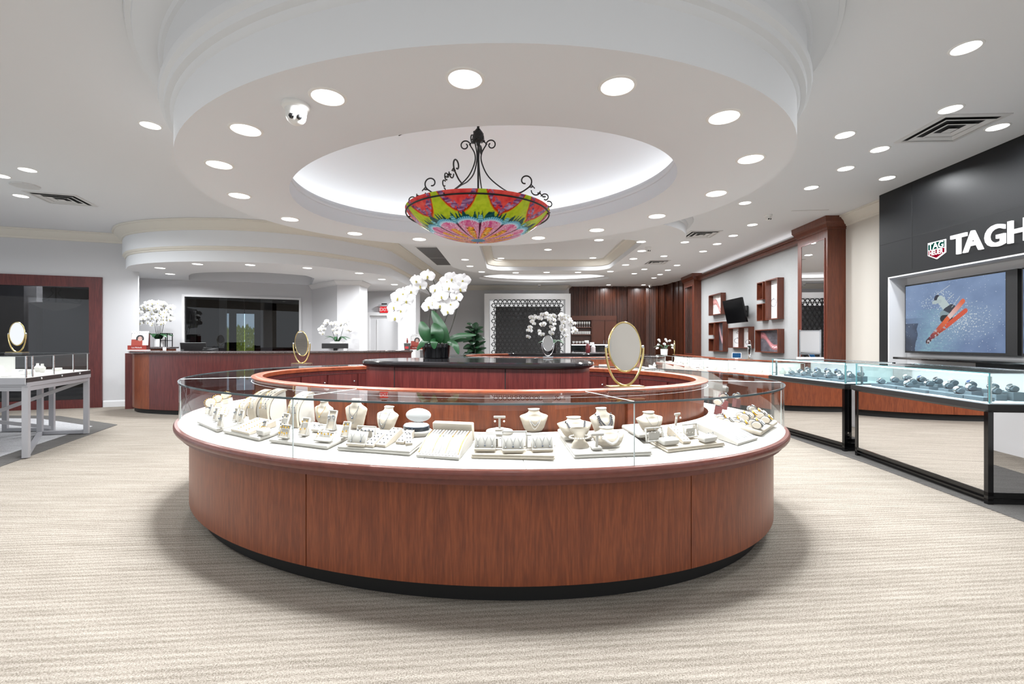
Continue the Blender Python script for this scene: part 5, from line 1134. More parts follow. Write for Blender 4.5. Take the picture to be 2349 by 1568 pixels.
for k, (x, y, h) in enumerate(cpos):
    p = ondeck(x, y, RH+.016); rz = orot(p); q = Matrix.Rotation(-TA.rotation_euler.z, 4, 'Z') @ (p-TA.location)
    if not (abs(q.x) < TAW/2+.05 and -.06 < q.y < .30): p = ondeck(x, y, .002); rz = orot(p)
    else: p = TA.location+Matrix.Rotation(TA.rotation_euler.z, 3, 'Z') @ (Matrix.Rotation(PITCH, 3, 'X') @ Vector((max(-TAW/2+.035, min(TAW/2-.035, q.x)), max(.035, min(.2, q.y)), RH+.0005))); rz = TA.rotation_euler.z
    for pr, lb, gr, ke in ((cc, f'cream watch cushion, {ORD[k]} of those fanned over the right bend ramp', 'cream watch cushions at the right bend', 'cc'), (wc[k % 2], f'{("silver", "gold rimmed")[k % 2]} watch on cream cushion, {ORD[k]} of those over the right bend ramp', 'watches at the right bend', f'wc{k % 2}')):
        o = put(pr, (p.x, p.y, p.z+.0045), rz, lb, gr, ke); o.rotation_euler.x = PITCH
for k, (x, y, h, s) in enumerate(((1646, 950, .06, 'front'), (1658, 938, .07, 'rear'), (1688, 934, .075, 'right'))):
    p = ondeck(x, y); o = riser((p.x, p.y, p.z+.001), orot(p), (.05, .05, h), f'brown leather block, {s} of three at the right bend', 'brown', 'display_block', 'brown leather blocks'); o.rotation_euler.x = PITCH
    q = Vector(p)+Vector((0, 0, h+.008))
    for pr, lb, gr, ke in ((cc, f'cream watch cushion on the {s} brown block', 'cream watch cushions at the right bend', 'cc'), (wc[0], f'silver watch on the {s} brown block', 'watches at the right bend', 'wc0')):
        o = put(pr, q, orot(p)-.1, lb, gr, ke); o.rotation_euler.x = PITCH
# left bend: cream bracelet rolls
for k, (x, y, w_, r_) in enumerate(((484, 945, .10, .032), (500, 935, .09, .03), (520, 925, .10, .03))):
    p = ondeck(x, y); t = jthing('bracelet_roll', f'cream bracelet roll at the left bend, {("front", "middle", "rear")[k]} of three', 'bracelet display', (p.x, p.y, p.z+.046), orot(p)+.1, 'cream bracelet rolls'); roll_mesh(w_, r_, .9).build('roll', CRM, t, 40)
    o = riser((p.x, p.y, p.z+.0015), orot(p)+.1, (.12, .07, .042), f'cream block under the {("front", "middle", "rear")[k]} bracelet roll', 'cream', 'display_block', 'cream blocks at the left bend'); o.rotation_euler.x = PITCH
    mb = MB()
    for i in range(18): a = 2*PI*i/18; mb.ball((0, (r_+.007)*math.cos(a), r_*.9+(r_+.007)*.9*math.sin(a)), .004, 6, 5)
    o = mb.build('bracelet', M['goldj'], None, True); o.location = (p.x, p.y, p.z+.0468); o.rotation_euler = (PITCH, 0, orot(p)+.1); tag(o, f'gold bracelet on the {("front", "middle", "rear")[k]} cream roll', 'bracelet', 'gold bracelets at the left bend')
# ================================================================ BRAND WALL
RZ = -TH                                                            # turn of things standing along the right wall
def rpic(parent, v0, v1, U, z0, z1, fn, name, mat, nu=60, nv=50): return paint_grid(lambda u, v: RW(v0+(v1-v0)*u, U, z0+(z1-z0)*v), nu, nv, fn, name, mat, parent)
t = thing('brand_sign', 'backlit white TAGHEUER lettering with green and red shield on the black wall', 'sign')
wallM = lambda V, U, z: Matrix.Translation(RW(V, U, z)) @ Matrix(((sT*-1, 0, -cT, 0), (-cT, 0, sT, 0), (0, 1, 0, 0), (0, 0, 0, 1)))   # text runs toward the camera, faces the room
vT, vH = Vof(2186, UB), Vof(2313.7, UB); hL = .232
xa = 0
for chx, v in (('T', vT), ('A', Vof(2216, UB)), ('G', Vof(2262.5, UB)), ('H', vH), ('E', vH-.27), ('U', vH-.45), ('E', vH-.68), ('R', vH-.87)):
    text_mesh(chx, .218/.69, .012, 'letter', M['sign'], t, wallM(v+.006, UB-.014, 2.278), bold=.0065)
sv0, sv1 = Vof(2130.5, UB), Vof(2171, UB); sz1, sz0 = Zof(554, Vof(2150, UB), UB)+.005, Zof(594, Vof(2150, UB), UB); sm_ = (sv0+sv1)/2; sw = sv0-sv1; shh = sz1-sz0
def shield(g, u0, u1, mat, ztop=None, zbot=None, nm='shield'):
    P = [(-sw/2+g, sz1-g), (sw/2-g, sz1-g), (sw/2-g, sz0+shh*.28+g*.5), (0, sz0+g*1.2), (-sw/2+g, sz0+shh*.28+g*.5)]
    if ztop is not None: P = [(-sw/2+g, ztop), (sw/2-g, ztop)]+P[2:]
    if zbot is not None: P = P[:2]+[(sw/2-g, zbot), (-sw/2+g, zbot)]
    return MB().hull([RW(sm_-x, u0, z) for x, z in P], [RW(sm_-x, u1, z) for x, z in P]).build(nm, mat, t)
mz = sz0+shh*.56
shield(0, UB-.012, UB-.001, M['sign']); shield(.012, UB-.016, UB-.012, M['signgreen'], zbot=mz+.004, nm='shield_field'); shield(.012, UB-.016, UB-.012, M['signred'], ztop=mz-.004, nm='shield_field')
text_mesh('TAG', .1, .001, 'letter', M['sign'], t, wallM(sm_, UB-.018, mz+.010) @ Matrix.Diagonal((sw*.86/.195, shh*.33/.069, 1, 1)) @ Matrix.Diagonal((1, 1, 1, 1)), bold=.002, align='CENTER'); text_mesh('HEUER', .1, .001, 'letter', M['sign'], t, wallM(sm_, UB-.018, mz-shh*.30) @ Matrix.Diagonal((sw*.84/.325, shh*.26/.069, 1, 1)), bold=.002, align='CENTER')
def skier(u, v):
    n = fbm(u*5, v*5, 1, 4); n2 = fbm(u*30, v*30, 1, 3)
    c = mixc((.10, .17, .36), (.26, .38, .62), .45+.35*v+.5*n+.2*(1-u))
    ice = .12+.22*(v/.6)+.05*n-.02
    if v < .62: c = mixc(c, (.30, .55, .66), max(0, 1-abs(u-.25-.2*v)*2.6)*(1-v*.8)*(.8+n2))
    if u < .10+.26*v*.5+.05*n and v < .42: c = mixc((.02, .03, .06), (.07, .11, .2), v*2+n)
    elif u < .30 and v < .5: c = mixc(c, (.13, .2, .36), max(0, .28-u)*3)
    sp = max(0, 1-math.hypot((u-.62)*1.6, (v-.42)*1.9)*1.5)
    n3 = fbm(u*75, v*60, 1, 2)
    if n3+sp*.42 > .5: c = mixc(c, (.85, .93, 1), .85)
    elif sp > .2: c = mixc(c, (.45, .62, .8), sp*.35)
    for (x0, y0, w) in ((.40, .74, .10), (.28, .70, .05)):
        if n3 > .25 and math.hypot(u-x0, v-y0) < w+.04: c = (.75, .85, .92)
    def cap(x0, y0, x1, y1, r):
        dx, dy = x1-x0, (y1-y0)*.62; px, py = u-x0, (v-y0)*.62; s = max(0, min(1, (px*dx+py*dy)/(dx*dx+dy*dy))); return math.hypot(px-dx*s, py-dy*s) < r, s
    for x0, y0, x1, y1, r, cc in ((.37, .76, .385, .745, .034, (.015, .02, .05)), (.405, .74, .50, .56, .038, (.62, .74, .74)), (.33, .71, .40, .72, .016, (.55, .66, .68)), (.47, .56, .52, .60, .04, (.03, .04, .06)), (.43, .53, .47, .50, .034, (.30, .42, .46)), (.43, .47, .50, .47, .03, (.012, .015, .02))):
        h, s = cap(x0, y0, x1, y1, r)
        if h: c = cc
    h, s = cap(.33, .22, .655, .56, .020)
    if h: c = mixc((.10, .02, .03), (.85, .10, .035), s*2.2) if not (s < .45 and n2 > .1) else (.5, .45, .5)
    h, s = cap(.262, .14, .63, .69, .021)
    if h: c = (.06, .02, .03) if s < .07 else (mixc((.22, .03, .06), (.95, .16, .04), (s-.1)*2.4) if s < .62 else mixc((.95, .72, .68), (.95, .17, .06), (s-.66)*3.2)); c = (.6, .55, .6) if s < .3 and n2 > .15 else c
    for x0, y0, x1, y1 in ((.36, .82, .50, .93), (.52, .62, .60, .76), (.46, .70, .54, .80)):
        h, s = cap(x0, y0, x1, y1, .0022)
        if h: c = (.7, .75, .8)
    return c
def wall_tv(px0, px1, label, U, z0, z1, bez=.012):
    v0, v1 = Vof(px0, U), Vof(px1, U); t = thing('wall_television', label, 'television', group='televisions in the white recess')
    mb = MB(); rbox(mb, v1, v0, U, UR-.001, z0, z1); mb.build('housing', M['black'], t)
    return t, v0, v1
UT = 5.11; t, v0, v1 = wall_tv(2076, 2334, 'large wall television showing a skier with red skis', UT, 1.11, 2.03)
ve = Vof(2307, UT); rpic(t, v0-.014, ve, UT-.002, 1.135, 2.012, skier, 'screen', M['tv'], 300, 210)
t, v0, v1 = wall_tv(2344, 2560, 'second wall television cut off by the right picture edge', UT, 1.11, 2.03); rpic(t, v0-.014, v1+.02, UT-.002, 1.135, 2.012, lambda u, v: mixc((.05, .08, .2), (.2, .3, .5), .5+fbm(u*6, v*6)), 'screen', M['tv'])
t = thing('floating_shelf', 'thin glossy black ledge with rounded end below the televisions', 'shelf')
mb = MB(); P = [(Vof(2053, 4.86)+.0, 4.9), (Vof(2053, 4.86)-.15, 4.72), (4.2, 4.62), (2.4, 4.62), (2.4, UR-.001), (Vof(2053, 4.86), UR-.001)]
mb.hull([RW(v, u, 1.035) for v, u in P], [RW(v, u, 1.062) for v, u in P]); mb.build('ledge_top', M['gloss'], t)
mb = MB(); rbox(mb, 2.6, 5.2, 4.8, UR-.001, .008, 1.034); mb.build('ledge_base', M['black'], t)
# pilaster mirrors
for (v0, v1), lb in (((7.95, 8.60), 'tall narrow mirror set in the nearer wooden pilaster'), ((14.32, 14.98), 'tall narrow mirror set in the far wooden pilaster')):
    o = thing('wall_mirror', lb, 'mirror', group='mirrors in the wooden pilasters')
    mb = MB(); rbox(mb, v0, v1, 4.899, 4.904, .9, 2.98); mb.build('mirror_glass', M['mirror'], o)
    mb = MB()
    for a, b, z0, z1 in ((v0-.02, v0, .88, 3.0), (v1, v1+.02, .88, 3.0), (v0, v1, 2.98, 3.0), (v0, v1, .88, .9)): rbox(mb, a, b, 4.893, 4.904, z0, z1)
    mb.build('mirror_frame', M['mould'], o)
# shadow boxes
UF, UW = 4.99, 5.119
def zx(x): return 1600+x/7.467
def zy(y): return 620+y/7.467
def ph_hand(seed, base, skin):
    def f(u, v):
        n = fbm(u*4+seed, v*4, 1, 3); n2 = fbm(u*22, v*22+seed, 1, 2); c = mixc(base, tuple(min(1, x*1.8+.05) for x in base), .5+n)
        d = abs((v-.5)-(.35-u)*.8+.1*math.sin(u*9+seed)); w = .16-.05*u
        if d < w: c = mixc(skin, tuple(x*.45 for x in skin), d/w+n*.6)
        if d < .05 and n2 > .1 and u > .5: c = (.75, .72, .74)
        if n2 > .45: c = tuple(min(1, x*2.2+.1) for x in c)
        return c
    return f
def ph_jewel(rings):
    def f(u, v):
        for x, y, r in rings:
            d = math.hypot((u-x)*.42, v-y)
            if abs(d-r) < .014: return (.28, .28, .3)
            if abs(math.hypot((u-x)*.42, v-y-r*1.25)) < .022: return (.4, .4, .42)
        return (.8, .8, .8)
    return f
def shadow_box(far, near, top, bot, label, fn, nu=50):
    V0, V1 = Vof(zx(far), UF), Vof(zx(near), UF); z1, z0 = Zof(zy(top), V1, UF), Zof(zy(bot), V1, UF); e = .02
    t = thing('shadow_box', label, 'wall box', group='wooden shadow boxes on the grey wall')
    mb = MB(); rbox(mb, V1, V1+e, UF, UW, z0, z1); rbox(mb, V0-e, V0, UF, UW, z0, z1); rbox(mb, V1+e, V0-e, UF, UW, z0, z0+e); rbox(mb, V1+e, V0-e, UF, UW, z1-e, z1); mb.build('box_frame', M['walnut'] if 0 else M['boxwood'], t)
    rpic(t, V0-e, V1+e, UW-.012, z0+e, z1-e, fn, 'photograph', M['photo'], nu, 50)
M['boxwood'] = wood('box_wood', lin(74, 34, 20), lin(92, 44, 27), lin(110, 56, 34))
shadow_box(190, 400, 378, 747, 'upper left wooden shadow box with a hand photograph on white', ph_hand(2, (.5, .48, .46), (.62, .3, .28)))
shadow_box(190, 285, 890, 1105, 'small upper wooden box at the lower left of the group', lambda u, v: (.16, .07, .04)); shadow_box(190, 285, 1167, 1385, 'small lower wooden box at the lower left of the group', lambda u, v: (.14, .06, .035))
shadow_box(290, 437, 872, 1390, 'tall lower left wooden shadow box with a dark photograph', ph_hand(5, (.03, .03, .04), (.5, .3, .32)))
shadow_box(522, 705, 975, 1330, 'left of two joined shadow boxes with bracelet photographs', ph_jewel([(.45, .35, .13), (.5, .78, .05)])); shadow_box(706, 875, 960, 1332, 'right of two joined shadow boxes with bracelet photographs', ph_jewel([(.5, .26, .13), (.55, .82, .06)]))
shadow_box(1160, 1370, 118, 830, 'tall upper right wooden shadow box with ring photographs', ph_jewel([(.2, .42, .1), (.8, .68, .07)]))
shadow_box(1015, 1118, 188, 495, 'small upper wooden box beside the tall ring box', ph_hand(8, (.08, .03, .02), (.5, .2, .14))); shadow_box(1015, 1118, 562, 860, 'small lower wooden box beside the tall ring box', ph_hand(9, (.1, .03, .02), (.65, .22, .12)))
shadow_box(985, 1375, 998, 1415, 'large lower right wooden shadow box with a pink hand photograph', ph_hand(3, (.045, .04, .05), (.55, .22, .24)), 80)
t = thing('monitor_on_arm', 'black tilted monitor on a wall arm among the shadow boxes', 'monitor')
def zp(x, y, U): V = Vof(zx(x), U); return RW(V, U, Zof(zy(y), V, U))
q = [zp(425, 528, 4.66), zp(748, 455, 4.80), zp(838, 880, 4.84), zp(508, 915, 4.70)]
c = sum(q, Vector())/4; nrm = (q[1]-q[0]).cross(q[3]-q[0]).normalized(); nrm = nrm if nrm.y > 0 else -nrm
MB().hull(q, [p+nrm*.045 for p in q]).build('screen_panel', M['screen'], t)
bk = c+nrm*.05; wp = RW(Vof(zx(838), 5.1), 5.09, c.z)
MB().tube([bk, bk.lerp(wp, .5)+Vector((0, -.08, .02)), wp], .022, 8).build('wall_arm', M['black'], t); MB().box((wp.x, wp.y, wp.z), (.03, .16, .26), RZ).build('wall_plate', M['black'], t)
# ================================================================ TABLE MIRRORS
def table_mirror(loc, rz, s, label, tilt=0, base='acryl', frame='gold', swivel=0):
    t = thing('table_mirror', label, 'mirror', loc, rz, 'oval table mirrors'); t.scale = (s, s, s)
    a, b = .092, .136; zc = .25
    if base == 'acryl': MB().box((0, 0, .016), (.215, .085, .028), 0, .004).build('acrylic_base', M['acryl'], t); MB().box((0, 0, .0325), (.2, .08, .003)).build('base_plate', M['gold'], t)
    else: MB().box((0, 0, .012), (.17, .07, .022), 0, .006).build('base_plate', M['steel'], t)
    n = 40; MB().tube([((a+.016)*math.cos(PI+PI*k/n), 0, zc-.005-(.21)*math.sin(PI*k/n)) for k in range(n+1)], .0065, 8).build('yoke', M[frame], t, True)
    T = Matrix.Translation((0, 0, zc)) @ Matrix.Rotation(swivel, 4, 'Z') @ Matrix.Rotation(tilt, 4, 'X')
    mb = MB(); mb.tube([T @ Vector((a*math.cos(2*PI*k/48), 0, b*math.sin(2*PI*k/48))) for k in range(48)], .0055, 8, closed=True); mb.build('mirror_rim', M[frame], t, True)
    mb = MB(); A = [T @ Vector((a*math.cos(2*PI*k/48), -.003, b*math.sin(2*PI*k/48))) for k in range(48)]; B = [T @ Vector((a*math.cos(2*PI*k/48), .003, b*math.sin(2*PI*k/48))) for k in range(48)]; mb.hull(A, B).build('mirror_glass', M['mirror'], t)
    for sx in (-1, 1): MB().ball((sx*(a+.012), 0, zc), .01, 10, 6).build('pivot_knob', M['steel'], t, True)
    return t
p = onz(1433, 899, ZG); table_mirror((p.x, p.y, ZG+.002), .12, 1.0, 'large brass framed oval mirror on the front oval glass top', math.radians(-4))
p = onz(692, 842, ZG); table_mirror((p.x, p.y, ZG+.012), -.25, 1.0, 'oval brass mirror on the far left bend of the oval counter', math.radians(5), swivel=-.1)
p = onz(1257, 821, IZ); table_mirror((p.x, p.y, IZ+.002), .1, .56, 'small silver oval mirror on the black granite island', math.radians(-8), 'plate', 'steel')
table_mirror((-5.68, 5.28, 1.108), -.02, .97, 'oval brass mirror on the aluminium display table at far left', 0)
table_mirror((4.50, 8.72, .903), .9, 1.0, 'oval silver mirror on the wall showcase in front of the grey wall', 0, 'acryl', 'steel', .5)
table_mirror((4.2, 11.9, .903), 1.2, 1.0, 'narrow seen oval mirror on the far showcase before the slatted wall', 0, 'acryl', 'gold', .2)
t = thing('vanity_mirror', 'rectangular silver framed mirror standing behind the watch counter', 'mirror', (4.03, 6.22, 1.021), -.12)
mb = MB()
for x, z, sx, sz in ((-.13, .2, .016, .40), (.13, .2, .016, .40), (0, .385, .27, .016), (0, .075, .27, .016)): mb.box((x, 0, z), (sx, .018, sz))
mb.build('frame', M['steel'], t); MB().box((0, 0, .23), (.245, .006, .30)).build('mirror_glass', M['mirror'], t); MB().box((0, 0, .015), (.30, .11, .028), 0, .006).build('base', M['paper'], t)
# ================================================================ ORCHIDS AND PLANTS
def petal(mb, ang, L, w, cup, tw=0):
    R = Matrix.Rotation(ang, 4, 'Y'); rows = []
    for j in range(6):
        s = j/5; hw = w*math.sin(PI*min(1, (.12+s*.86)))**.7*.5
        rows.append([mb.v(R @ Vector((hw*(i-2)/2, cup*(s*s)*-1-.12*w*(1-abs(i-2)/2), L*s))) for i in range(5)])
    for A, B in zip(rows, rows[1:]):
        for i in range(4): mb.face([A[i], A[i+1], B[i+1], B[i]])
def flower_mesh():
    mb = MB(); petal(mb, 0, .5, .34, .06); petal(mb, 2.2, .48, .32, .04); petal(mb, -2.2, .48, .32, .04); petal(mb, 1.35, .56, .68, -.04); petal(mb, -1.35, .56, .68, -.04)
    mb.m = 1; mb.ball((0, -.07, -.06), .07, 8, 6, (.8, 1, 1.2)); mb.ball((0, -.10, -.17), .05, 8, 6, (1.2, 1, .9))
    o = mb.build('flower', [M['petal'], M['lip']], None, True, recalc=False); me = o.data; bpy.data.objects.remove(o); return me
FL = flower_mesh()
def flower(t, p, s, rx=0, ry=0, rz=0):
    o = bpy.data.objects.new('flower', FL); COL.objects.link(o); o.parent = t; o.location = p; o.scale = (s, s, s); o.rotation_euler = (rx, ry, rz); return o
def leaf(t, p0, p1, p2, w, mat='leaf', up=Vector((0, -1, .3))):
    P = spline([p0, p1, p2], 8); mb = MB(); rows = []
    for i, p in enumerate(P):
        s = i/(len(P)-1); d = (P[min(i+1, len(P)-1)]-P[max(i-1, 0)]).normalized(); x = d.cross(up)
        x = x.normalized() if x.length > 1e-4 else Vector((1, 0, 0)); hw = w/2*math.sin(PI*(.14+.84*s))**.75; n = x.cross(d)
        rows.append([mb.v(p+x*hw*k/2+n*(.18*hw*(1-abs(k)/2))) for k in (-2, -1, 0, 1, 2)])
    for A, B in zip(rows, rows[1:]):
        for i in range(4): mb.face([A[i], A[i+1], B[i+1], B[i]])
    return mb.build('leaf', M[mat], t, True, recalc=False)
def stem(t, pts, r=.004): return MB().tube(spline(pts, 7), r, 6).build('stem', M['stem'], t, True)
rnd = random.Random(3)
# front orchid on the granite island
b0 = onz(1001, 821, IZ); OY = b0.y
t = thing('potted_orchid', 'large white orchid in a black oval pot on the granite island', 'orchid', (b0.x, b0.y, IZ+.001))
L3 = lambda x, y, dy=0: aty(x, y, OY+dy)-Vector((b0.x, b0.y, IZ+.001))
MB().lathe([(.118, 0), (.124, .004), (.135, .10), (.142, .135), (.138, .142), (.128, .138), (.125, .12)], 40, ab=(1, .68)).build('pot', M['potb'], t, 35); MB().lathe([(.005, .132), (.126, .124)], 40, ab=(1, .68), cap=False).build('moss', M['moss'], t)
for a, b, c_, w in (((1024, 786, -.02), (1012, 752, -.04), (991, 712, -.01), .105), ((992, 786, -.03), (975, 762, -.07), (966, 737, -.05), .115), ((1000, 786, -.03), (1003, 765, -.10), (994, 741, -.07), .13), ((1018, 786, 0), (1052, 770, -.02), (1092, 768, .0), .055), ((1024, 788, .03), (1046, 781, .04), (1082, 777, .05), .045), ((1026, 784, -.03), (1043, 790, -.08), (1052, 812, -.09), .06), ((993, 789, -.03), (974, 784, -.06), (956, 803, -.05), .062), ((1001, 786, -.06), (996, 783, -.13), (996, 800, -.135), .075)):
    leaf(t, L3(*a), L3(*b), L3(*c_), w)
stem(t, [L3(996, 786), L3(985, 742), L3(989, 705), L3(986, 672), L3(968, 657), L3(945, 668), L3(925, 695), L3(905, 728)]); stem(t, [L3(1004, 786), L3(998, 730), L3(1002, 680), L3(992, 640), L3(972, 640), L3(955, 650)])
stem(t, [L3(1012, 786), L3(1018, 745, .02), L3(1032, 710, .02), L3(1050, 680, .02), L3(1055, 650, .02), L3(1035, 640)]); stem(t, [L3(1020, 786, .03), L3(1036, 750, .04), L3(1050, 700, .04), L3(1055, 665, .04)], .005); stem(t, [L3(1002, 786), L3(1001, 700), L3(1012, 660)])
for x, y in [(981, 633), (955, 643), (943, 667), (932, 689), (920, 711), (906, 728), (913, 683), (904, 704), (964, 655), (924, 673), (1037, 639), (1062, 642), (1017, 655), (1055, 661), (1047, 680), (1031, 660), (1035, 697), (1013, 680), (999, 664), (993, 693), (1009, 700), (1027, 713), (983, 702), (1003, 676), (1025, 645), (1019, 667)]:
    flower(t, L3(x, y, rnd.uniform(-.06, .0)), rnd.uniform(.118, .145), rnd.uniform(-.25, .35), rnd.uniform(-.3, .3), rnd.uniform(-.5, .5))
def bush_orchid(loc, label, rx_, ry_, h0, h1, n, fs, pot, droop=.3, stand=False, seed=1, name='potted_orchid', lw=.07):
    r = random.Random(seed); t = thing(name, label, 'orchid', loc)
    ph = .16 if pot != 'potlow' else .09
    MB().lathe([(.085, 0), (.09, .004), (.10, ph), (.094, ph), (.088, ph-.02)] if pot != 'potlow' else [(.14, 0), (.15, .005), (.155, ph), (.148, ph), (.14, ph-.02)], 28, c=(0, 0, .0)).build('pot', M['potb' if pot == 'potb' else 'potw'], t, 35); MB().lathe([(.004, ph-.015), (.088, ph-.02)], 20, cap=False).build('moss', M['moss'], t)
    for k in range(7): a = k*.9+.3; leaf(t, Vector((.02*math.cos(a), .02*math.sin(a), ph-.02)), Vector((.13*math.cos(a), .1*math.sin(a)-.02, ph+.10)), Vector((.27*math.cos(a)*1.1, .16*math.sin(a)-.03, ph+.06+.05*math.sin(k*2))), lw, up=Vector((0, -.3, 1)))
    ns = 5 if n > 30 else 3; cnt = 0
    for k in range(ns):
        f = (k/(ns-1)-.5)*2; tx = rx_*f; P = [Vector((.03*f, 0, ph-.02)), Vector((.10*f, 0, (h0+h1)/2*.8)), Vector((tx*.55, r.uniform(-.3, .3)*ry_, h1*.97)), Vector((tx*.92, r.uniform(-.4, .2)*ry_, h1*.8)), Vector((tx*1.05, r.uniform(-.5, .1)*ry_, h0+(h1-h0)*droop*.4))]
        stem(t, P); Q = spline(P, 12)
        for i in range(n//ns): s = .42+.58*(i+.5)/(n//ns); q = Q[min(len(Q)-1, int(s*len(Q)))]; flower(t, q+Vector((r.uniform(-.6, .6)*fs, r.uniform(-1.0, .2)*fs, r.uniform(-.5, .6)*fs)), fs*r.uniform(.85, 1.1), r.uniform(-.4, .5), r.uniform(-.4, .4), r.uniform(-.7, .7))
    return t
t = thing('side_pedestal', 'small granite topped wooden pedestal behind the left end of the counter', 'pedestal', (-7.2, 9.4, 0), .3); MB().box((0, 0, .56), (.44, .40, 1.12), 0, .01).build('body', M['cherry'], t); MB().box((0, 0, 1.138), (.52, .48, .034), 0, .012).build('granite_top', M['granite'], t)
lo_ = bush_orchid((-7.2, 9.38, 1.157), 'abundant white orchid in a white pot at the left end of the counter', .27, .16, .42, .86, 88, .12, 'potw', .5, seed=4, lw=.09)
mb = MB()
for x in (-.07, .07):
    for y in (-.07, .07): mb.box((x, y, .14), (.012, .012, .28))
for x, y, sx, sy in ((0, -.07, .152, .012), (0, .07, .152, .012), (-.07, 0, .012, .152), (.07, 0, .012, .152)): mb.box((x, y, .13), (sx, sy, .012)); mb.box((x, y, .274), (sx, sy, .012))
mb.xf(Matrix.Translation((.15, 0, 0))); mb.build('pot_stand', M['iron'], lo_)
# monitors and things on the service counter
t = thing('monitor', 'black computer monitor seen from behind on the service counter', 'monitor', (aty(449, 0, 8.75).x, 8.75, .742), .1)
q = MB(); q.box((0, 0, .385), (.46, .03, .17), 0, .008); q.xf(Matrix.Translation((0, 0, .04)) @ Matrix.Rotation(.18, 4, 'X')); q.build('screen_panel', M['black'], t); MB().box((0, .09, .17), (.06, .03, .34)).build('neck', M['black'], t); MB().box((0, .05, .008), (.22, .16, .014), 0, .01).build('foot', M['black'], t)
t = thing('service_desk', 'white work desk along the wing wall behind the service counter', 'desk', (-4.2, 10.0, 0), .05); MB().box((0, 0, .97), (1.1, .4, .03)).build('desk_top', M['white'], t); MB().box((0, .05, .477), (1.0, .25, .95)).build('desk_body', M['cherryd'], t)
t = thing('monitor', 'black monitor back directly below the small white orchid', 'monitor', (aty(766, 0, 9.8).x, 9.86, .987), 0)
MB().box((0, 0, .185), (.56, .04, .11), 0, .008).build('screen_panel', M['black'], t); MB().box((0, .03, .07), (.08, .03, .14)).build('neck', M['black'], t); MB().box((0, .03, .006), (.2, .14, .012)).build('foot', M['black'], t)
t = thing('plant_shelf', 'low white plinth under the small white orchid', 'shelf', (aty(774, 0, 10.05).x, 10.07, .987), 0); MB().box((0, 0, .095), (.34, .2, .185), 0, .01).build('plinth', M['white'], t)
bush_orchid((aty(774, 0, 10.05).x, 10.05, 1.177), 'small white orchid in a low white pot before the wing pier', .27, .15, .22, .50, 30, .095, 'potlow', .5, seed=9, lw=.06)
t = thing('telephone', 'black desk telephone beside the monitor on the service counter', 'telephone', (aty(482, 0, 8.15).x, 8.16, 1.0965)); MB().hull([(-.08, -.1, 0), (.08, -.1, 0), (.08, .1, 0), (-.08, .1, 0)], [(-.08, -.1, .03), (.08, -.1, .02), (.08, .1, .05), (-.08, .1, .05)]).build('body', M['black'], t); MB().box((-.05, 0, .05), (.04, .2, .03), 0, .01).build('handset', M['black'], t)
def face(u, v):
    if v > .72: return (.86, .86, .86) if not (v > .8 and fbm(u*26, v*9) > .12) else (.45, .45, .47)
    d = math.hypot((u-.5)*1.15, v-.46)
    if d < .16: return mixc((.72, .5, .43), (.5, .32, .27), d*5) if not (abs(v-.50) < .014 and abs(abs(u-.5)-.06) < .03) and not (abs(v-.38) < .012 and abs(u-.5) < .045) else (.2, .08, .08)
    if d < .27 and v > .36: return (.03, .028, .03)
    return (.82, .82, .82) if v > .42 else ((.35, .06, .04) if u < .66 or v < .02 else (.9, .9, .9))
def brochure(p, rz, label, s=1.0):
    t = thing('brochure_stand', label, 'brochure stand', p, rz, 'brochure stands on the service counter'); t.scale = (s, s, s)
    MB().box((0, 0, .008), (.31, .14, .014)).build('base', M['paper'], t); MB().box((0, -.045, .055), (.30, .012, .08)).build('pocket', M['red'], t); MB().box((0, .06, .16), (.30, .010, .30)).build('back_board', pbr('dark_board', lin(80, 36, 34), .5), t)
    paint_grid(lambda u, v: Vector((-.14+.28*u, .03+.02*v, .095+.26*v)), 40, 50, face, 'brochure', M['photo'], t)
    text_mesh('Les Michaels', .033, .0008, 'lettering', M['paper'], t, Matrix.Translation((0, -.0525, .045)) @ Matrix.Rotation(PI/2, 4, 'X'), 0, 1, 'CENTER')
p = onz(318, 803.5, 1.097); brochure((aty(318, 0, 8.5).x, 8.5, 1.0965), .15, 'brochure stand with a portrait and red base at the left counter end', 1.02)
brochure((-2.02, 9.35, 1.0965) if 0 else (aty(952, 0, 9.15).x+.02, 9.20, 1.0965), -.1, 'brochure stand with a portrait and red base at the right counter end', .88)
t = thing('charity_box', 'small grey box with red label beside the right brochure stand', 'box', (aty(933, 0, 9.05).x, 9.1, 1.0965)); MB().hull([(-.045, -.045, 0), (.045, -.045, 0), (.045, .045, 0), (-.045, .045, 0)], [(-.055, -.055, .135), (.055, -.055, .135), (.055, .055, .135), (-.055, .055, .135)]).build('body', pbr('grey_box', lin(92, 92, 88), .6), t); MB().box((0, -.052, .05), (.07, .003, .045)).build('label_sticker', pbr('red_label', lin(220, 60, 66), .5), t)
mb = MB(); mb.tube([(0, 0, .14), (0, 0, .20)], .016, 10); mb.tube([(0, 0, .2), (0, 0, .235)], .009, 10); mb.build('bottle', M['red'], t)
mb = MB(); mb.box((0, 0, .03), (.05, .03, .06), 0, .006); o = mb.build('card_holder', M['paper'], None); o.location = (aty(382, 0, 8.6).x, 8.55, 1.0965); tag(o, 'small white card holder between brochure and monitor', 'card holder')
mb = MB(); mb.box((0, 0, .018), (.05, .03, .036), 0, .006); o = mb.build('card_holder', M['acryl'], None); o.location = (aty(434, 0, 8.3).x, 8.12, 1.0965); tag(o, 'tiny clear card holder in front of the monitor', 'card holder')
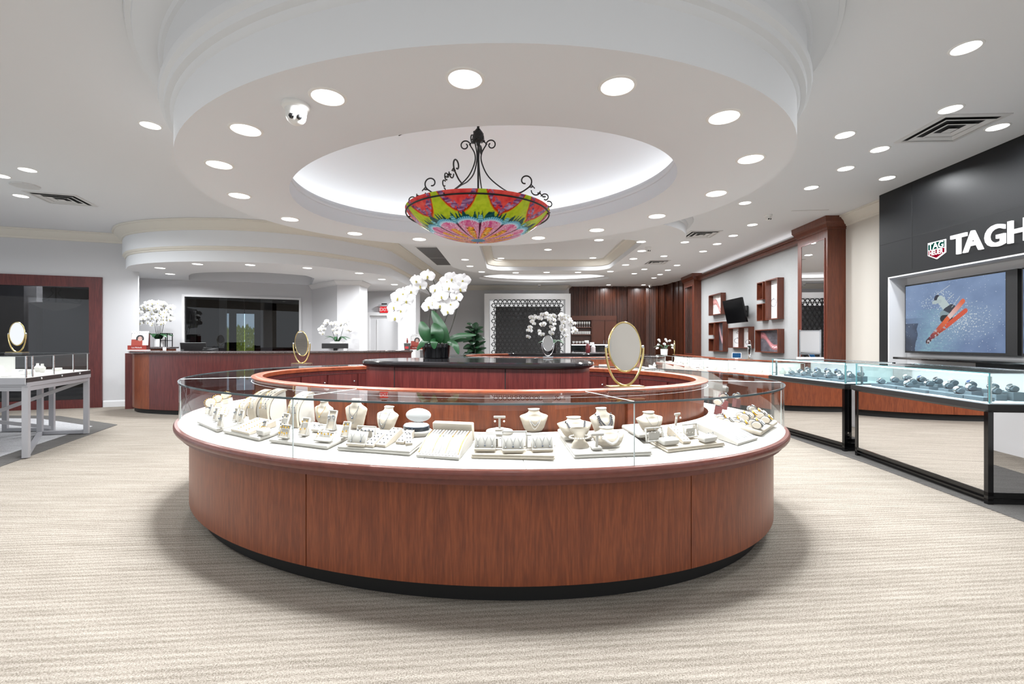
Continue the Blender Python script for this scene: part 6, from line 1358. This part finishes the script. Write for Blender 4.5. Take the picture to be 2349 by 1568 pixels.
# far orchids and fiddle leaf plant
bush_orchid((.86, 9.9, 1.031), 'large arching white orchid in a black pot on the second staff island', .46, .2, .32, .80, 70, .105, 'potb', .25, seed=12, lw=.07)
bush_orchid((4.2, 12.7, .903), 'tiny distant white orchid on the far showcase', .18, .1, .12, .40, 12, .075, 'potw', .2, seed=2, lw=.03)
t = thing('fiddle_leaf_plant', 'dark green broad leaved plant standing left of the lattice screen', 'plant', (aty(1088, 0, 13).x, 13.0, 0)); MB().lathe([(.16, 0), (.2, .42), (.21, .46), (.19, .46), (.18, .4)], 28).build('pot', M['potb'], t, 35); MB().tube([(0, 0, .4), (.02, 0, 1.0), (-.03, 0, 1.6)], .02, 8).build('trunk', M['stem'], t, True)
r = random.Random(8)
for k in range(34):
    a = k*2.4; z = .75+.95*k/34; L = .34-.12*(k/34); tip = Vector((L*math.cos(a)*1.15, L*math.sin(a)*.8, z+.10+r.uniform(-.14, .1))); leaf(t, Vector((0, 0, z-.04)), Vector((.5*L*math.cos(a), .5*L*math.sin(a), z+.08)), tip, .19, 'leafd', up=Vector((0, -.6, 1)))
# ================================================================ EXIT SIGN, LATTICE, BAR
p = aty(881, 709, 12.5); t = thing('exit_sign', 'red lit exit sign hanging over the grey door', 'exit sign', (p.x, p.y, p.z))
MB().box((0, .02, .10), (.30, .06, .05)).build('mount', M['alu'], t); MB().box((0, .02, .145), (.14, .04, .03)).build('ceiling_bracket', M['black'], t); MB().box((0, 0, -.02), (.26, .012, .20)).build('clear_panel', M['acryl'], t); MB().box((0, -.009, -.01), (.215, .004, .165)).build('red_face', M['exitred'], t)
text_mesh('EXIT', .125, .001, 'letters', M['exitwhite'], t, Matrix.Translation((0, -.013, -.05)) @ Matrix.Rotation(PI/2, 4, 'X'), .003, 1, 'CENTER')
MB().box((0, .06, .10), (.08, .06, .04)).build('wall_bracket', M['black'], t)
x0, x1, z0, z1 = LAT; YL = 16.28
t = thing('lattice_screen', 'black ring lattice screen over a white panel with added glow in the white niche', 'screen')
MB().box(((x0+x1)/2, 16.9, (z0+z1)/2), (x1-x0-.02, .02, z1-z0-.02)).build('glow_back_panel', pbr('glowing_white', lin(235, 235, 235), .7, emit=(1, 1, 1, 1), estr=.9), t)  # glow put into the white board's material, with no lamp behind it
ix0, ix1, iz1 = aty(1137, 0, 16.6).x, aty(1285, 0, 16.6).x, aty(0, 703, 16.6).z
MB().box(((ix0+ix1)/2, 16.6, (z0+iz1)/2), (ix1-ix0, .02, iz1-z0)).build('dark_glass', pbr('dark_grey_glass', lin(104, 104, 106), .25), t)
mb = MB(); pw = (x1-x0)/17; ph_ = pw*.866; row = 0; z = z1-pw*.53
def oct_ring(mb, cx_, cz, r0, r1, n=12):
    F1 = [mb.v((cx_+r1*math.cos(2*PI*k/n), YL, cz+r1*math.sin(2*PI*k/n))) for k in range(n)]; G = [mb.v((cx_+r0*math.cos(2*PI*k/n), YL, cz+r0*math.sin(2*PI*k/n))) for k in range(n)]
    F2 = [mb.v((v.co.x, YL+.02, v.co.z)) for v in F1]; G2 = [mb.v((v.co.x, YL+.02, v.co.z)) for v in G]
    for k in range(n): j = (k+1) % n; mb.face([F1[k], F1[j], G[j], G[k]]); mb.face([G[k], G[j], G2[j], G2[k]]); mb.face([F1[j], F1[k], F2[k], F2[j]])
while z > z0:
    for i in range(17+(row % 2)):
        cx_ = x0+pw*(i+.5-(.5 if row % 2 else 0))
        if x0+pw*.51 < cx_ < x1-pw*.51 and z+pw*.5 < z1-.002: oct_ring(mb, cx_, z, pw*.33, pw*.50)
        if x0+pw*.2 < cx_+pw/2 < x1-pw*.2 and z-ph_*.33 > z0: oct_ring(mb, cx_+pw/2, z-ph_*.0, pw*.0+.001, pw*.10, 6)
    z -= ph_; row += 1
mb.build('lattice', M['black'], t)
MB().box(((x0+x1)/2, YL, (z0+z1)/2), (.03, .03, z1-z0)).build('centre_stile', M['black'], t)
# bar cabinet in the slatted wall
YC = 17.12; zz = lambda y: HC+(CY-y)*YC/F; xx = lambda x: aty(x, 0, YC).x
t = thing('bar_cabinet', 'built in wooden bar cabinet with open glass shelves below the slatted wall', 'cabinet')
def bb(nm, xa, xb, ya, yb, za, zb, m): return MB().box(((xa+xb)/2, (ya+yb)/2, (za+zb)/2), (abs(xb-xa), abs(yb-ya), abs(zb-za))).build(nm, m, t)
cab = wood('bar_wood', lin(74, 36, 20), lin(88, 44, 26), lin(100, 52, 32), figure=.2)
bb('header', xx(1311), xx(1414), YC-.06, YC+.1, zz(734), zz(724), cab); bb('door', xx(1359), xx(1386), YC-.05, YC+.1, zz(788), zz(734), cab); bb('door', xx(1387), xx(1414), YC-.05, YC+.1, zz(788), zz(734), cab)
bb('shelf_back', xx(1311), xx(1358), YC+.09, YC+.1, zz(788), zz(734), M['walnut']); bb('side', xx(1356.5), xx(1358.5), YC-.05, YC+.1, zz(788), zz(734), cab)
for y in (750.5, 767, 788): bb('shelf', xx(1311), xx(1357), YC-.05, YC+.1, zz(y)-.02, zz(y)+.01, cab)
for x in (1384, 1390): bb('handle', xx(x)-.008, xx(x)+.008, YC-.08, YC-.06, zz(788), zz(780), M['steel'])
bb('light_strip', xx(1311), xx(1414), YC-.04, YC-.02, zz(791.5), zz(789.5), M['led']); bb('backsplash', xx(1311), xx(1440), YC+.0, YC+.02, zz(805), zz(791), M['gloss']); bb('counter_top', xx(1311), xx(1440), YC-.5, YC+.1, .90, .93, M['graniteb']); bb('base_cabinet', xx(1311), xx(1440), YC-.46, YC+.1, 0, .9, cab)
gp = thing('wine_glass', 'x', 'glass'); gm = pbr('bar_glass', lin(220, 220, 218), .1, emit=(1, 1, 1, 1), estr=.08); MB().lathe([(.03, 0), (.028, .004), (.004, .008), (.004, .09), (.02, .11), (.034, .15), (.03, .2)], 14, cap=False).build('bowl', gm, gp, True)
for i in range(8): put(gp, (xx(1314+i*5.4), YC, zz(750.5)+.012), 0, 'stemmed glass on the upper bar cabinet shelf', 'stemmed glasses in the bar cabinet', 'gp')
fp = thing('tumbler', 'x', 'glass'); MB().lathe([(.028, 0), (.033, .11), (.03, .11), (.026, .006)], 14, cap=False).build('cup', gm, fp, True)
for i in range(10): put(fp, (xx(1313+i*4.4), YC, zz(767)+.012), 0, 'short glass on the middle bar cabinet shelf', 'short glasses in the bar cabinet', 'fp')
up = thing('coffee_cup', 'x', 'cup'); MB().lathe([(.025, 0), (.042, .05), (.045, .085), (.041, .085), (.03, .01)], 16, cap=False).build('cup', M['paper'], up, True); MB().tube([(.043+.018*math.sin(k*PI/6), 0, .045+.022*math.cos(k*PI/6)) for k in range(7)], .005, 6).build('handle', M['paper'], up, True)
for i in range(5): put(up, (xx(1315.5+i*7.2), YC, zz(788)+.012), 0, 'white cup on the lowest bar cabinet shelf', 'white cups in the bar cabinet', 'up')
sp = lambda p, s, col, lb: None
def spray(p, col, lb, h=.2):
    t = thing('spray_bottle', lb, 'bottle', p, .3); MB().lathe([(.045, 0), (.048, .01), (.048, h*.6), (.018, h*.78), (.014, h*.82)], 20).build('body', col, t, 35); MB().box((0, 0, h*.9), (.03, .03, h*.16)).box((-.03, 0, h), (.09, .028, .035)).build('trigger_head', M['paper'], t)
spray((1.60, 9.7, 1.032), pbr('dark_red_plastic', lin(96, 20, 26), .3), 'dark red spray bottle on the second staff island', .24); spray((1.74, 9.85, 1.032), pbr('white_red_plastic', lin(206, 196, 196), .3), 'white and red spray bottle on the second staff island', .2)
# ================================================================ CHAIRS, SMALL DISPLAYS
def chair_proto():
    t = thing('barrel_chair', 'x', 'chair', group='cream barrel chairs')
    out = [(-.27*math.cos(a), .27*math.sin(a)) for a in [(-1.75+3.5*k/24) for k in range(25)]]; mb = MB()
    def zt(k): return .79-.20*(abs(k-12)/12)**2
    R = [[mb.v((x, y, .30)), mb.v((x, y, zt(k))), mb.v((x*.86, y*.86, zt(k)-.01)), mb.v((x*.86, y*.86, .30))] for k, (x, y) in enumerate(out)]
    for A, B in zip(R, R[1:]):
        for j in range(4): mb.face([A[j], A[(j+1) % 4], B[(j+1) % 4], B[j]])
    mb.face(R[0]); mb.face(R[-1]); mb.build('backrest', M['stone'], t, 40)
    MB().lathe([(.21, .36), (.23, .39), (.23, .45), (.2, .475), (.02, .48)], 28).build('seat', M['stone'], t, 40)
    for sx, sy in ((-1, -1), (-1, 1), (1, -1), (1, 1)): MB().tube([(.15*sx, .15*sy, .36), (.18*sx, .18*sy, 0.002)], [.018, .012], 8).build('leg', M['walnut'], t)
    return t
cp = chair_proto()
for k, (px, Y, rz) in enumerate(((1560, 10.05, .2), (1588, 9.42, .15), (1616, 8.85, .1), (1652, 8.25, -.1))):
    put(cp, (aty(px, 0, Y).x-.10, Y, 0), rz, f'cream barrel chair at the curved wall showcase, {ORD[3-k]} from the near end of the row', 'cream barrel chairs', 'cp')
mini = []
b1 = thing('display_block', 'x', 'display'); MB().box((0, 0, .02), (.09, .07, .04), 0, .006).build('block', M['deck'], b1); mini.append(b1)
b2 = thing('display_bust', 'x', 'display'); MB().lathe([(.03, 0), (.045, .03), (.05, .06), (.022, .085), (.02, .11)], 16, ab=(1, .6)).build('bust', M['deck'], b2, 40); mini.append(b2)
b3 = thing('display_pad', 'x', 'display'); MB().hull([(-.06, -.04, 0), (.06, -.04, 0), (.06, .05, 0), (-.06, .05, 0)], [(-.06, -.035, .012), (.06, -.035, .012), (.06, .05, .05), (-.06, .05, .05)]).build('pad', M['deck'], b3); MB().box((0, 0, .036), (.08, .008, .012)).build('jewels', M['silver'], b3); mini.append(b3)
def fill(path, off, z, n, lab, grp, seed):
    r = random.Random(seed); segs = [(Vector(a), Vector(b)) for a, b in zip(path, path[1:])]; Ls = [(b-a).length for a, b in segs]; T_ = sum(Ls)
    for i in range(n):
        s = T_*(i+.5)/n
        for (a, b), L in zip(segs, Ls):
            if s <= L: break
            s -= L
        d = (b-a).normalized(); nb = Vector((d.y, -d.x)); o = off[i % len(off)]; p = a+d*min(s, L)-nb*o; k = r.randrange(3)
        put(mini[k], (p.x, p.y, z), math.atan2(d.y, d.x), ('white ring block', 'small white bust', 'white slanted pad with silver jewelry')[k]+' '+lab, grp, f'mini{k}')
fill(R1, (.12, .26, .38), .6915, 22, 'in the curved wall showcase', 'white displays in the curved wall showcase', 1)
fill(R2, (.12, .28), .7015, 12, 'in the far wall showcase', 'white displays in the far wall showcase', 2)
e2 = ell((.85, 9.65), 2.3, 1.95, PI*1.1, PI*2.02, 26, False); fill(e2, (.22,), ZD+.052, 20, 'in the second oval showcase', 'white displays in the second oval showcase', 3)
fill([(-5.42, 5.05), (-5.9, 6.2)], (.14, .26), .8755, 7, 'behind the side glass of the aluminium table', 'displays along the side of the aluminium table', 4); fill([(-5.75, 5.12), (-7.2, 5.12)], (-.06, -.2), .8755, 9, 'behind the front glass of the aluminium table', 'displays along the front of the aluminium table', 5)
t = thing('tablet', 'tilted tablet with blue screen on the curved wall showcase', 'tablet', (4.55, 9.32, .903), -.5)
q = MB(); q.box((0, 0, .09), (.17, .008, .12)); T = Matrix.Rotation(-.5, 4, 'X'); q.xf(T).build('body', M['white'], t); q = MB(); q.box((0, -.006, .09), (.155, .003, .105)); q.xf(T).build('screen', emis('tablet_blue', lin(70, 130, 190), .9), t); MB().box((0, .02, .012), (.06, .09, .024)).build('stand', M['paper'], t)
t = thing('info_sign', 'small white printed sign card standing in the second oval showcase', 'sign', (aty(1383, 0, 8.2).x, 8.12, ZD+.055), .35); MB().box((0, 0, .065), (.2, .006, .13)).build('card', M['paper'], t)
for i in range(3): MB().box((-.03+.04*(i % 2), -.004, .035+.03*i), (.09, .001, .006)).build('text_line', M['black'], t)
